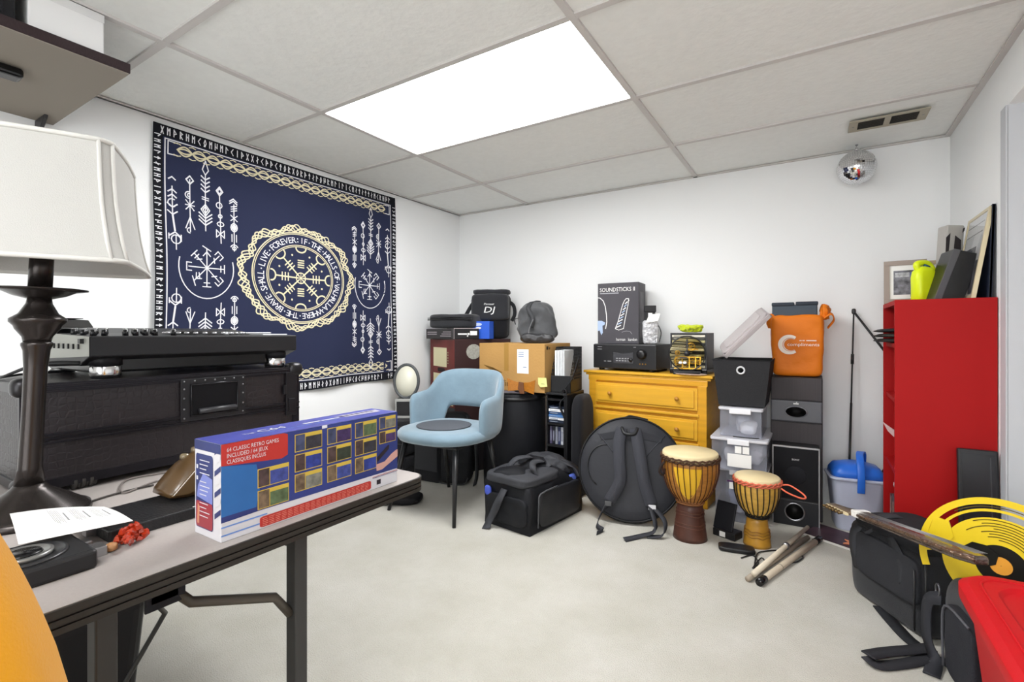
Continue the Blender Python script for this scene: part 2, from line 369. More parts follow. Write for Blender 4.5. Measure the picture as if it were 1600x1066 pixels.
# ------------------------------------------------------------------ DJ CONTROLLER on the case
t = thing('dj_controller', 'black two-deck DJ mixing controller with silver feet standing on the flight case', 'mixer', (.83, -2.478, .857))
CB = mat('#18181b', .45); CF = mat('#9c9d95', .4, .3)
MB().prism([(.22, .055), (.22, .1045), (-.05, .112), (-.20, .128), (-.20, .04), (-.17, .03), (.15, .03)], .545, Matrix(((1, 0, 0, 0), (0, 0, 1, 0), (0, 1, 0, 0), (0, 0, 0, 1))), 0, -.27).build('body', CB, t, bev=.003)
MB().box(-.17, -.255, .012, .19, .19, .056).build('lower_body', GLOSS, t, bev=.006)
sd = MB().add([(.2185, -.2712, .056), (-.199, -.2712, .038), (-.199, -.2712, .127), (-.05, -.2712, .111), (.2185, -.2712, .1035)], [(4, 3, 2, 1, 0)])
sd = sd.build('rear_panel', CF, t)
for k in range(9):
    x = .15-k*.035; MB().box(x, -.2745, .072, x+.006, -.2712, .085).build('socket', PLAST, sd)
MB().box(.17, -.279, .086, .185, -.2712, .098).build('power_button', PLAST, sd)
MB().box(-.16, -.273, .06, -.13, -.2712, .09).build('label', WHITE, sd)
for i in range(9):
    for k in range(4):
        x = .19-k*.065; y = -.255+i*.022
        if (i*7+k*3) % 5 == 4: continue
        zt = .105+max(0, (.15-x))*.02
        kb = MB().cyl((x, y, zt), (x, y, zt+.016), .0065, .0055, seg=12).build('knob', mat('#202022', .25), t)
        MB().cyl((x, y, zt+.0161), (x, y, zt+.017), .0056, .005, seg=12).build('knob_cap', mat('#c9c9c9', .25, .9), kb)
jw = MB().lathe([(.108, .1), (.108, .108), (.10, .117), (.086, .1205), (.0, .1215)], 48, (.07, .06, 0)); jw.build('jog_wheel', mat('#2a2a2c', .25), t)
d = MB()
for k in range(28):
    a = 2*PI*k/28; d.soft((.07+.1045*math.cos(a), .06+.1045*math.sin(a), .107), (.014, .014, .009), k=2, amp=0, N=4)
d.build('jog_wheel_dimples', mat('#c8c8cc', .2, .8), t)
MB().box(.12, .17, .1045, .2, .255, .109).box(-.15, .17, .11, .1, .26, .114).build('pad_section', mat('#b9bbc0', .3, .5), t, bev=.002)
for x, y in ((.175, -.225), (.175, .225), (-.14, -.225), (-.14, .225)):
    ft = MB().lathe([(.031, .005), (.032, .008), (.032, .028), (.03, .031)], 32, (x, y, 0)).build('foot', CHROME, t)
    MB().lathe([(.029, 0), (.029, .0055)], 24, (x, y, 0)).lathe([(.034, .031), (.034, .056)], 24, (x, y, 0)).build('rubber_ring', BLACK, ft)
t = tag(MB().tube([(1.0, -2.752, .895), (.985, -2.79, .896), (.97, -2.83, .892), (.93, -2.87, .868), (.86, -2.86, .8625), (.78, -2.80, .8625), (.74, -2.72, .8625)], [.006, .007, .0045, .003, .003, .003, .003], 10, smooth_path=5).build('audio_cable', PLAST), 'black audio cable plugged into the side of the DJ controller', 'cable')
# raised black unit behind the controller, at the left edge of the photo
t = thing('mixer_unit', 'small dark wedge-shaped unit on the left end of the DJ controller', 'mixer', (.72, -2.70, .984))
MB().prism([(-.07, 0), (.07, 0), (.03, .022), (-.06, .026)], .10, Matrix(((1, 0, 0, 0), (0, 0, 1, 0), (0, 1, 0, 0), (0, 0, 0, 1))), 0, -.06).build('housing', mat('#2b2a2a', .4), t, bev=.003)
MB().box(-.05, -.03, .0255, .02, .03, .0275).build('display', GLOSS, t)

# ------------------------------------------------------------------ TABLE LAMP
b0 = W(43, 800, .97); lx, ly = b0.x, b0.y
t = thing('table_lamp', 'dark bronze table lamp with white bell shade at the left of the folding table', 'lamp', (lx, ly, TZ))
BR = mat('#332e2c', .24, .6, var=.1, vscale=20)
lean = Matrix.Shear('XY', 4, (.028, .022)) if False else Matrix(((1, 0, .045, 0), (0, 1, .03, 0), (0, 0, 1, 0), (0, 0, 0, 1)))
MB().lathe([(.098, 0), (.099, .006), (.096, .014), (.088, .018), (.082, .022), (.06, .038), (.034, .055), (.027, .062), (.0235, .068)], 48, T=lean).build('base', BR, t)
MB().lathe([(.0235, .066), (.0185, .10), (.0175, .2), (.018, .30), (.0205, .335), (.024, .345), (.024, .349), (.021, .352)], 32, T=lean).build('lower_stem', BR, t)
MB().lathe([(.021, .352), (.023, .362), (.034, .378), (.036, .384), (.043, .392), (.043, .398), (.03, .408), (.02, .428), (.018, .440)], 40, T=lean).build('knob', BR, t)
MB().lathe([(.02, .438), (.04, .444), (.055, .452), (.074, .455), (.074, .4575), (.03, .458)], 40, T=lean).build('drip_dish', BR, t)
MB().lathe([(.0185, .457), (.0185, .525), (.016, .528)], 32, T=lean).build('upper_stem', BR, t)
# shade: rectangular bell with cut corners
def shade_ring(hw, z, cut=.13):
    c = hw*cut; return [(hw, -hw+c, z), (hw, hw-c, z), (hw-c, hw, z), (-hw+c, hw, z), (-hw, hw-c, z), (-hw, -hw+c, z), (-hw+c, -hw, z), (hw-c, -hw, z)]
prof = [(.158, .505), (.149, .54), (.142, .58), (.137, .62), (.134, .66), (.132, .70), (.131, .735)]
SR = RZ(1.08)
def ringpts(hw, z, n=5):
    p = shade_ring(hw, z); out = []
    for i in range(8):
        a = Vector(p[i]); b = Vector(p[(i+1) % 8])
        for k in range(n):
            q = a.lerp(b, k/n); bul = 4*(k/n)*(1-k/n)*.03*hw*(1 if (i % 2 == 0) else .3); d = Vector((q.x, q.y, 0)).normalized(); out.append(SR @ (q+d*bul))
    return out
sh = MB(); rings = [ringpts(*q) for q in prof]; N = len(rings[0]); vs = [p for r_ in rings for p in r_]; fs = []
for i in range(len(rings)-1):
    for k in range(N): l = (k+1) % N; fs.append((i*N+k, i*N+l, (i+1)*N+l, (i+1)*N+k))
sh.add(vs, fs, 0, False)
SHD = mat('#b0afab', .8, bump=.2, bscale=500)
off = (.022, .014, 0)
so = sh.build('lamp_shade', SHD, t, solid=.003); so.location = off
pm = MB()
for z_i in (0, -1): pm.tube(ringpts(prof[z_i][0]*1.005, prof[z_i][1]), .005, 8, close=True)
for i in range(8): pm.tube([SR @ Vector(shade_ring(h_*1.01, z)[i]) for h_, z in prof], .0035, 8)
pm.build('piping', mat('#c4c3be', .7), so)
hp = MB().tube([(-.045, 0, .553), (-.05, 0, .538), (-.035, 0, .527), (.035, 0, .527), (.05, 0, .538), (.045, 0, .553)], .004, 8, smooth_path=4)
hp.cyl((0, 0, .52), (0, 0, .57), .017, .017); ho = hp.build('harp', mat('#c9bfa4', .3, .8), t); ho.location = off
MB().lathe([(.012, .57), (.03, .61), (.032, .64), (.02, .665), (0, .672)], 24).build('bulb', mat('#f5f5f2', .3), t).location = off

# ------------------------------------------------------------------ BOXED COMPUTER
t = thing('boxed_game_computer', 'long blue and red retro game computer retail box standing on the folding table edge', 'box', (1.548, -2.745, TZ))
BW, BL, BH = .092, .422, .173     # x depth, y length, z height
WH = mat('#d3d3d8', .4); BLU = mat('#2c3a78', .4, var=.22, vscale=6); NAV = mat('#20284f', .35); RED = mat('#b5322c', .4); YEL = mat('#c9ae48', .4); LB = mat('#6a8fd0', .35); PUR = mat('#4a4fa0', .3, var=.12, vscale=9)
MB().box(0, 0, 0, BW, BL, BH).build('carton', WH, t, bev=.0015)
F_ = lambda u, v, d=.0006: Vector((BW+d, u*BL, v*BH))
def qf(mb, fn, u0, v0, u1, v1, m, d=.0006): mb.add([fn(u0, v0, d), fn(u1, v0, d), fn(u1, v1, d), fn(u0, v1, d)], [(0, 1, 2, 3)], m)
def poly_on(mb, fn, pts, m, d): mb.add([fn(u, v, d) for u, v in pts], [tuple(range(len(pts)))], m)
p = MB()
poly_on(p, F_, [(0, .20), (.16, .21), (1, .19), (1, 1), (0, 1)], 1, .0005)
poly_on(p, F_, [(0, .26), (.15, .26), (.17, .5), (.15, .72), (0, .78)], 20, .0006)
for k in range(4): qf(p, F_, 0, .06+k*.042, .20, .075+k*.042, 2 if k % 2 else 9, .0007)
poly_on(p, F_, [(0, .78), (.27, .72), (.30, .75), (.30, .98), (.28, 1), (0, 1)], 3, .0008)
rr = roundrect(.165, .02, .80, .135, .02)
poly_on(p, F_, rr, 3, .0009)
for k in range(5):
    for c_ in range(20): qf(p, F_, .178+c_*.0305, .034+k*.019, .178+c_*.0305+.020+(c_*7+k*3) % 4*.002, .0385+k*.019, 21, .0011)
cols = {.155: 2, .335: 3, .515: 3, .69: 3, .86: 2}
shots = ['#5a7a42', '#3c3f8c', '#2c2c30', '#6a6a42', '#30408c', '#4a3a52', '#8a8a80', '#263a7a', '#3a4a2a', '#2a2a2e', '#586a9a', '#28284a', '#7a6a4a', '#303c80']
n = 0; SM = []; sm0 = 10
for u, cnt in cols.items():
    w_ = .15 if u < .8 else .125
    for k in range(cnt):
        if u == .155: top = .66-k*.235
        elif u == .86: top = .965-k*.20
        else: top = .955-k*.232
        h_ = .205 if u < .8 else .17
        qf(p, F_, u, top-h_, u+w_, top, 5, .0010)
        qf(p, F_, u+.0035, top-h_+.009, u+w_*.36, top-.009, sm0+n % 3, .0013)
        SM.append(n); qf(p, F_, u+w_*.385, top-h_+.009, u+w_-.0035, top-.045, 13+n % 7, .0013)
        n += 1
poly_on(p, F_, [(.835, .33), (.90, .34), (.95, .42), (.99, .46), (1, .46), (1, .36), (.95, .31), (.88, .24), (.84, .24)], 7, .0012)
poly_on(p, F_, [(.845, .36), (.93, .50), (.935, .55), (.925, .56), (.84, .42)], 8, .0014)
qf(p, F_, .83, .04, .985, .125, 4, .0010); qf(p, F_, .84, .05, .87, .115, 8, .0012)
for v in (.15, .165): qf(p, F_, .81, v, 1, v+.006, 3 if v > .16 else 1, .0010)
for i, s in enumerate(('64 CLASSIC RETRO GAMES', 'INCLUDED / 64 JEUX', 'CLASSIQUES INCLUS')):
    addtext(p, s, .0105, F_(.022, .915-i*.062, .0011), (0, 1, 0), (0, 0, 1), 4, width=(.098, .076, .072)[i])
MT = [WH, BLU, WH, RED, WH, YEL, LB, mat('#c59a90', .5), mat('#26222a', .4), LB, mat('#4a3c3c', .4, var=.5, vscale=60), mat('#6a5a48', .4, var=.5, vscale=70), mat('#3c4460', .4, var=.5, vscale=50)]+[mat(c_, .4, var=.35, vscale=80) for c_ in ('#3c4a8c', '#56684a', '#33343c', '#2e3f8a', '#7a7a70', '#40305a', '#303a30')]+[mat('#2a66a6', .4, var=.12, vscale=9), mat('#e89c8a', .5)]
p.build('back_print', MT, t)
E_ = lambda u, v, d=.0006: Vector((u*BW, -d, v*BH))
p = MB()
poly_on(p, E_, roundrect(.06, .08, .72, .86, .05), 1, .0006); qf(p, E_, 0, .9, 1, 1, 1, .0005)
poly_on(p, E_, roundrect(.07, .09, .71, .36, .05), 2, .0008)
poly_on(p, E_, [(.1, .40), (.7, .36), (.7, .62), (.35, .66), (.15, .52)], 3, .0008)
for k in range(7):
    v = .22+k*.11; poly_on(p, E_, [(.78, v), (1, v+.07), (1, v+.125), (.78, v+.055)], 4 if k % 2 else 1, .0007)
for k in range(14): 
    if k not in (4, 9): qf(p, E_, .22, .79-k*.045, .60-(k % 3)*.06, .80-k*.045, 0, .0012)
for k in (.70, .58): qf(p, E_, .1, k, .16, k+.04, 0, .0012)
poly_on(p, E_, [(.12, .12), (.2, .12), (.22, .3), (.14, .34)], 5, .0011)
p.build('end_print', [WH, mat('#333c70', .35, var=.2), mat('#9c3a44', .4), mat('#7a86c8', .35), WH, mat('#c98a70', .5)], t)
G_ = lambda u, v, d=.0006: Vector((u*BW, v*BL, BH+d))
p = MB(); qf(p, G_, 0, 0, 1, 1, 1, .0005)
addtext(p, 'THE', .012, G_(.52, .155, .001), (0, 1, 0), (-1, 0, 0), 0); addtext(p, 'C64', .028, G_(.52, .225, .001), (0, 1, 0), (-1, 0, 0), 0, width=.06)
for k, (a, b) in enumerate(((.46, .56), (.57, .68))): qf(p, G_, .42, a, .5, b, 0, .001)
for k in range(9): qf(p, G_, .63, .2+k*.05, .66, .235+k*.05, 2, .001)
poly_on(p, G_, [(.25, .68), (.25, .98), (.6, .95), (.55, .72)], 3, .001)
for k in range(7): qf(p, G_, .32, .70+k*.035, .45, .722+k*.035, 4, .0013)
p.build('top_print', [WH, PUR, LB, mat('#a9a4b4', .5), mat('#5a5468', .5)], t)
MB().box(BW+.0006, .485*BL, BH-.006, BW+.001, .515*BL, BH+.0008).build('tape_tab', mat('#d9d9e2', .2), t)

# ------------------------------------------------------------------ small things on the table
t = thing('black_effects_unit', 'flat black unit with small white marks, lying beside the blue retail box', 'device', (1.40, -2.70, TZ))
MB().box(-.07, -.15, 0, .075, .22, .021).build('housing', mat('#1b1b1d', .4, bump=.2, bscale=200), t, bev=.003)
lt = MB()
for y, w_ in ((-.012, .005), (-.004, .005), (.006, .012), (.021, .022), (.046, .008)): lt.box(.066, y, .0212, .069, y+w_, .0215)
lt.build('lettering', WHITE, t)
MB().box(.0, -.165, .004, .02, -.15, .016).build('socket', STEEL, t)
# brown moulded leather object
t = thing('brown_leather_pouch', 'glossy brown moulded leather pouch with a folded flap, behind the retail box end', 'pouch', (1.36, -2.655, TZ+.0212))
BRN = mat('#4f3a20', .3, var=.3, vscale=14, coat=.3)
def pouchfn():
    mb = MB(); poly = [(-.085, 0), (-.075, .02), (-.05, .055), (-.02, .082), (.02, .096), (.06, .10), (.11, .095), (.15, .08), (.16, .04), (.15, 0)]
    n = len(poly); vs = []; fs = []; K = 9
    for k in range(K):
        s_ = -1+2*k/(K-1); sc = math.sqrt(max(0, 1-s_*s_*.82)); 
        for (a, z) in poly: vs.append((s_*.05+.01*math.sin(a*30)*(1-abs(s_)), a*(.75+.25*sc), z*sc))
    for k in range(K-1):
        for i in range(n): j = (i+1) % n; fs.append((k*n+i, k*n+j, (k+1)*n+j, (k+1)*n+i))
    fs += [tuple(range(n-1, -1, -1)), tuple((K-1)*n+i for i in range(n))]
    return mb.add(vs, fs, 0, True)
pouchfn().build('pouch_body', BRN, t, sub=1)
fl = MB().prism([(-.07, .012), (-.025, .058), (.005, .062), (.01, .05), (-.005, .015), (-.04, .008)], .007, Matrix(((0, 0, 1, 0), (1, 0, 0, 0), (0, 1, 0, 0), (0, 0, 0, 1))), 0, .043)
fl.build('flap', mat('#5a4426', .28, coat=.4), t, bev=.003, bseg=3)
ms = MB()
for k in range(5): ms.soft((-.01, -.02+k*.022, .07+min(k, 2)*.011), (.02, .018, .014), k=2.5, amp=0, N=4)
ms.build('crest', mat('#6e6048', .25, coat=.5), t)
# speaker-like box with dial
t = thing('dial_control_box', 'black square control box with a round silver-rimmed dial, at the near end of the table', 'device', (1.567, -2.893, TZ))
MB().box(-.125, -.145, 0, 0, 0, .030).build('housing', mat('#1d1d1f', .35), t, bev=.006, bseg=3)
dc = (-.06, -.072, .0)
MB().lathe([(.052, .0295), (.050, .033), (.046, .033), (.044, .0305)], 40, dc).build('outer_ring', mat('#2b2b2d', .3), t)
MB().lathe([(.033, .0295), (.034, .036), (.029, .037), (.027, .035), (0, .035)], 40, dc).build('dial', mat('#8c8c8a', .3, .7), t)
MB().lathe([(.022, .035), (.02, .0375), (0, .038)], 32, dc).build('dial_cap', GLOSS, t)
MB().box(-.004, -.115, .0302, -.008, -.105, .0306).build('indicator', WHITE, t)
MB().box(-.05, 0, .008, -.02, .018, .024).box(-.09, 0, .008, -.07, .014, .022).build('connector', STEEL, t, bev=.002)
# paper sheet
pc = [at(15, 803, 'z', .650), at(162, 792, 'z', .650), at(208, 814, 'z', .637), at(29, 851, 'z', .6405)]
t = thing('paper_sheet', 'white printed instruction sheet lying across the black control box', 'paper', tuple((pc[0]+pc[2])/2))
o_ = (pc[0]+pc[2])/2
def psurf(u, v, d=0):
    p_ = (pc[0]*(1-u)+pc[1]*u)*(1-v)+(pc[3]*(1-u)+pc[2]*u)*v - o_
    p_.z += .004*math.sin(u*PI)*(1-v) + .003*math.sin(v*PI)+d; return p_
m = MB(); n = 12
vs = [psurf(i/n, j/n) for j in range(n+1) for i in range(n+1)]; fs = [(j*(n+1)+i, j*(n+1)+i+1, (j+1)*(n+1)+i+1, (j+1)*(n+1)+i) for j in range(n) for i in range(n)]
sheet = m.add(vs, fs, 0, True).build('sheet', PAPER, t, solid=.0006)
m = MB()
def pq(u0, v0, u1, v1, mm=0): m.add([psurf(u0, v0, .0014), psurf(u1, v0, .0014), psurf(u1, v1, .0014), psurf(u0, v1, .0014)], [(0, 1, 2, 3)], mm)
for cx in (.38, .58, .78):
    pq(cx+.10, .30, cx+.118, .62)
    for r_ in range(6): pq(cx-.02+r_*.017, .12+(r_ % 2)*.04, cx-.014+r_*.017, .62+(r_ % 3)*.04, 0)
for a in range(10): 
    u = .17+.06*math.cos(a*.63); v = .75+.08*math.sin(a*.63); pq(u, v, u+.012, v+.012)
m.build('printing', mat('#8a8a8c', .8), t)
# red faceted cluster
t = thing('red_crystal_ornament', 'small orange-red faceted ornament lying beside the paper sheet', 'ornament', tuple(at(205, 850, 'z', TZ)), .3)
m = MB()
for k in range(26):
    a = random.uniform(0, 2*PI); q = Vector((random.uniform(-.016, .016), random.uniform(-.024, .024), random.uniform(.006, .026)))
    m.lathe([(0, -.008), (.0065, 0), (.004, .007), (0, .01)], 5, q, T=Matrix.Rotation(a, 4, Vector((random.random(), random.random(), random.random())).normalized()), smooth=False)
m.build('facets', mat('#c23a1c', .15, trans=.35, coat=.5), t)
MB().soft((-.006, -.030, 0), (.016, .016, .014), k=2.5, amp=.003, fr=60).build('root', mat('#a87a52', .5), t)
for lab, pts, mm in (('thin dark cable lying on the table from the lamp to the brown pouch', [(105, 797), (150, 781), (195, 768), (240, 758)], mat('#3a3633', .5)),
                     ('looped grey cable on the table in front of the flight case', [(300, 748), (245, 752), (196, 770), (188, 760), (205, 748), (262, 738), (290, 734)], mat('#77706c', .5))):
    tag(MB().tube([at(x, y, 'z', TZ+.0032) for x, y in pts], .003 if '#3a' in mm.name else .0022, 8, smooth_path=6).build('cable', mm), lab, 'cable')
# black bin below the table
t = thing('waste_bin', 'black rounded plastic bin standing under the near end of the folding table', 'bin', (1.15, -2.86, 0))
MB().taper((-.10, -.12, .10, .12), (-.13, -.15, .13, .15), 0, .40).build('tub', mat('#1f1f21', .5), t, bev=.03, bseg=4)
MB().prism(roundrect(-.135, -.155, .135, .155, .03), .012, None, 0, .402).build('rim', mat('#2b2b2d', .5), t)
# yellow blanket draped over something, nearest thing to the camera
t = thing('yellow_blanket', 'plain bright yellow blanket draped in soft folds, in the lower left corner nearest the camera', 'blanket', (1.821, -3.158, 0))
m = MB(); pr = [(0, .955), (.03, .95), (.052, .915), (.066, .87), (.078, .835), (.098, .78), (.116, .73), (.130, .68), (.150, .60), (.165, .45), (.175, .25), (.185, .02)]
N = 96; vs = []; fs = []
for i in range(N):
    a = 2*PI*i/N
    for r_, z in pr:
        k = max(0, (.86-z))*.05; rr_ = r_+k*(.5*math.sin(5*a+1.4)+.3*math.sin(9*a))
        vs.append((rr_*math.cos(a), rr_*math.sin(a), z))
n = len(pr)
for i in range(N):
    for k in range(n-1): j = (i+1) % N; fs.append((i*n+k, i*n+k+1, j*n+k+1, j*n+k))
m.add(vs, fs, 0, True).build('drape', mat('#dd9800', .6, bump=.1, bscale=300, sheen=.2), t, sub=1)
MB().cyl((0, 0, 0), (0, 0, .93), .02).lathe([(.12, 0), (.12, .02)], 24).build('stand', PLAST, t)

# ------------------------------------------------------------------ WALL SHELF, upper left
t = thing('wall_shelf', 'dark brown wall shelf seen from below in the upper left corner', 'shelf', (0, -2.543, 1.783))
pe = at(209, 117, 'z', 1.783)
SX = pe.x
MB().box(0, -.95, 0, SX, 0, .03).build('board', mat('#33282a', .5, var=.15, vscale=10, wave=(2, 30, 10)), t, bev=.002)
MB().box(0.003, -.945, -.003, SX-.003, -.003, 0).build('underside', mat('#8d857b', .7), t)
MB().prism([(0, 0), (.11, 0), (.10, -.012), (.014, -.07), (0, -.075)], .012, Matrix(((1, 0, 0, 0), (0, 0, 1, 0), (0, 1, 0, -.004), (0, 0, 0, 1))), 0, -.055).build('bracket', mat('#29282a', .4), t, bev=.002)
MB().prism([(0, 0), (.11, 0), (.10, -.012), (.014, -.07), (0, -.075)], .012, Matrix(((1, 0, 0, 0), (0, 0, 1, 0), (0, 1, 0, -.004), (0, 0, 0, 1))), 0, -.8).build('bracket', mat('#29282a', .4), t, bev=.002)
t = thing('hanging_black_bar', 'long glossy black bar mounted under the dark wall shelf', 'device', (SX*.62, -2.60, 1.780))
MB().box(-.03, -.7, -.03, .03, -.13, 0).build('housing', GLOSS, t, bev=.01, bseg=3)
MB().box(-.012, -.135, -.022, .012, -.1295, -.012).build('lens', CHROME, t)
q0 = at(163, 60, 'x', SX-.02)
t = thing('white_box', 'tall white box standing on the dark wall shelf', 'box', (SX-.12, q0.y-.085, 1.813))
MB().box(-.1, -.085, 0, .1, .085, .125).build('carton', mat('#e6e6e6', .5), t, bev=.004)
MB().box(-.101, -.086, .1, .101, .086, .1255).build('lid', mat('#d8d8d8', .5), t, bev=.002)
t = thing('black_speaker', 'black boxy item on the dark wall shelf left of the white box', 'speaker', (SX-.13, q0.y-.35, 1.813))
MB().box(-.12, -.16, 0, .12, .155, .125).build('cabinet', BLACK, t, bev=.006)
MB().box(.1202, -.14, .01, .123, .13, .115).build('grille', mat('#202024', .8, bump=.6, bscale=600), t)

# ------------------------------------------------------------------ TAPESTRY on the left wall
def tapestry():
    U0, U1, V0, V1 = -2.212, -.742, .648, 1.918; uc, vc = -1.478, 1.29
    def S(u, v, d=0):
        k = (U0-u)/(U0-U1); q = (V1-v)/(V1-V0)
        sag = .010*math.sin(k*PI*5)*q + .012*math.sin(k*7+q*4)*q
        x = .010+.007*math.sin(k*19+q*2.2)*(.25+q)+.010*q*math.sin(k*4+2)**2
        if k > .93: x += .01*q
        return Vector((x+d, u+.012*math.sin(q*9)*(k-.5)*.6, v-.006*math.sin(k*PI)-sag*.4+.022*(1-k)*q*0))
    m = MB(); n1, n2 = 60, 48
    vs = [S(U0+(U1-U0)*i/n1, V0+(V1-V0)*j/n2) for j in range(n2+1) for i in range(n1+1)]
    fs = [(j*(n1+1)+i, j*(n1+1)+i+1, (j+1)*(n1+1)+i+1, (j+1)*(n1+1)+i) for j in range(n2) for i in range(n1)]
    m.add(vs, fs, 0, True)
    def put(v2, f2, mm, d=.0015): m.add([S(u, v, d) for u, v in v2], f2, mm)
    def st(pl, w=.0048, mm=1, close=False, d=.0018):
        q = []
        for i in range(len(pl) if close else len(pl)-1):      # subdivide long strokes so they follow the cloth
            a = pl[i]; b = pl[(i+1) % len(pl)]; L = math.hypot(b[0]-a[0], b[1]-a[1]); k = max(1, int(L/.03))
            for j in range(k): q.append((a[0]+(b[0]-a[0])*j/k, a[1]+(b[1]-a[1])*j/k))
        if not close: q.append(pl[-1])
        v2, f2 = strokes2d(q, w, close); put(v2, f2, mm, d)
    def band(u0, v0, u1, v1, mm, d=.001):
        k1 = max(1, int(abs(u1-u0)/.025)); k2 = max(1, int(abs(v1-v0)/.03)); vv = [(u0+(u1-u0)*i/k1, v0+(v1-v0)*j/k2) for j in range(k2+1) for i in range(k1+1)]
        put(vv, [(j*(k1+1)+i, j*(k1+1)+i+1, (j+1)*(k1+1)+i+1, (j+1)*(k1+1)+i) for j in range(k2) for i in range(k1)], mm, d)
    bw = .052
    band(U0, V1-bw, U1, V1, 3); band(U0, V0, U1, V0+bw, 3); band(U0, V0, U0+bw*.75, V1, 3); band(U1-bw*.75, V0, U1, V1, 3)
    # rune-like glyphs in the border
    rnd = random.Random(3)
    G = [[[(0, 0), (0, 1)], [(0, 1), (.6, .6)]], [[(0, 0), (0, 1)], [(0, .6), (.6, .3)], [(.6, .3), (.6, 1)]], [[(0, 0), (0, 1)], [(0, 1), (.6, .75), (0, .5), (.6, 0)]], [[(0, 0), (.6, 1)], [(.6, 0), (0, 1)]], [[(.3, 0), (.3, 1)]],
         [[(0, 0), (0, 1)], [(.6, 0), (.6, 1)], [(0, .7), (.6, .4)]], [[(.3, 0), (.3, 1)], [(0, .6), (.3, 1), (.6, .6)]], [[(.6, 1), (0, .5), (.6, 0)]], [[(0, 0), (0, 1), (.6, .5), (0, .3)]], [[(0, 0), (0, 1), (.3, .6), (.6, 1), (.6, 0)]], [[(0, .5), (.3, 1), (.6, .5), (.3, 0), (0, .5)], [(0, 0), (.3, .25)]], [[(.3, 0), (.3, 1)], [(0, .3), (.6, .7)]]]
    def glyphs(p0, du, up, L, gh, step):
        k = int(L/step)
        for i in range(k):
            g = rnd.choice(G); o = (p0[0]+du[0]*(i*step), p0[1]+du[1]*(i*step))
            for pl in g: st([(o[0]+du[0]*x*step*.62+up[0]*y*gh, o[1]+du[1]*x*step*.62+up[1]*y*gh) for x, y in pl], .0042, 1)
    gh = bw*.62
    glyphs((U0+.03, V1-bw*.82), (1, 0), (0, 1), U1-U0-.06, gh, .026); glyphs((U0+.03, V0+bw*.2), (1, 0), (0, 1), U1-U0-.06, gh, .026)
    glyphs((U0+.006, V1-.05), (0, -1), (1, 0), V1-V0-.09, gh*.7, .026); glyphs((U1-.006, V0+.05), (0, 1), (-1, 0), V1-V0-.09, gh*.7, .026)
    iu0, iu1, iv0, iv1 = U0+bw*.9, U1-bw*.9, V0+bw*1.15, V1-bw*1.15
    st([(iu0, iv0), (iu1, iv0), (iu1, iv1), (iu0, iv1)], .005, 1, True)
    kh = .062
    st([(iu0, iv1-kh), (iu1, iv1-kh)], .0001, 1)
    for vb in (iv1-kh/2-.006, iv0+kh/2+.006):
        for ph in (0, PI):
            for am in (.021, .010):
                pl = [(iu0+.05+(iu1-iu0-.10)*i/260, vb+am*math.sin(i/260*2*PI*10+ph)) for i in range(261)]; st(pl, .0065, 2)
        st([(iu0+.012, vb-.03), (iu0+.012, vb+.03), (iu0+.05, vb+.028)], .005, 1); st([(iu0+.012, vb-.03), (iu0+.05, vb-.028)], .005, 1)
        st([(iu1-.012, vb-.03), (iu1-.012, vb+.03), (iu1-.05, vb+.028)], .005, 1); st([(iu1-.012, vb-.03), (iu1-.05, vb-.028)], .005, 1)
        for i in range(21):
            u = iu0+.05+(iu1-iu0-.1)*i/20; st([(u-.014, vb+.026), (u, vb+.030), (u+.014, vb+.026)], .0045, 2); st([(u-.014, vb-.026), (u, vb-.030), (u+.014, vb-.026)], .0045, 2)
    # medallion
    A = lambda rx, ry, n=96, a0=0, a1=360: arc(uc, vc, rx, a0, a1, n, ry)
    EL = .262/.30
    for r_, w_ in ((.306, .006), (.296, .004), (.222, .005), (.212, .004)): st(A(r_*.945, r_*.84), w_, 2)
    def ring_text(s, r, size, a0, a1):
        n = len(s)
        for i, ch in enumerate(s):
            if ch == ' ': continue
            a = math.radians(a0+(a1-a0)*(i+.5)/n)
            if ch in ':.':
                for dr in ((0,) if ch == '.' else (-.01, .01)):
                    rr_ = r+.018+dr; v2 = arc(uc+rr_*math.cos(a)*.945, vc+rr_*math.sin(a)*.84, .004, 0, 330, 6); put(v2, [tuple(range(len(v2)))], 1)
                continue
            v2, f2, w = text2d(ch, size, 'CENTER'); tx, ty = math.sin(a), -math.cos(a)
            P = [((r+y)*math.cos(a)+x*.95*tx, (r+y)*math.sin(a)+x*.95*ty) for x, y in v2]
            put([(uc+x*.945, vc+y*.84) for x, y in P], f2, 1)
    ring_text('.SHALL.LIVE.FOREVER:IF.THE.HALLS.OF.VALHALLA.WHERE.THE.BRAVE', .238, .056, 212, 212-360)
    for k in range(8):           # helm arms
        a = k*PI/4+ (PI/8)*0; ca, sa = math.cos(a), math.sin(a)
        Q = lambda r, s_: (uc+(ca*r-sa*s_)*.95, vc+(sa*r+ca*s_)*.88)
        if k % 2 == 0 and k in (2, 6):
            for r_ in (.07, .085, .10, .115): st([Q(r_, -.02), Q(r_, .02)], .007, 2)
        else: st([Q(.02, 0), Q(.165, 0)], .008, 2)
        if k not in (2, 6):
            for r_ in (.085, .105, .125): st([Q(r_, -.024), Q(r_, .024)], .007, 2)
        st([Q(.172-.03*math.cos(b)*.9+.022, .034*math.sin(b)) for b in [math.radians(-95+190*i/10) for i in range(11)]], .008, 2)
        for rr_ in (.155,):
            a2 = a+PI/8; v2 = arc(uc+rr_*math.cos(a2)*.95, vc+rr_*math.sin(a2)*.88, .006, 0, 330, 7); put(v2, [tuple(range(len(v2)))], 2)
    st(arc(uc, vc, .03, 0, 360, 16), .006, 2); 
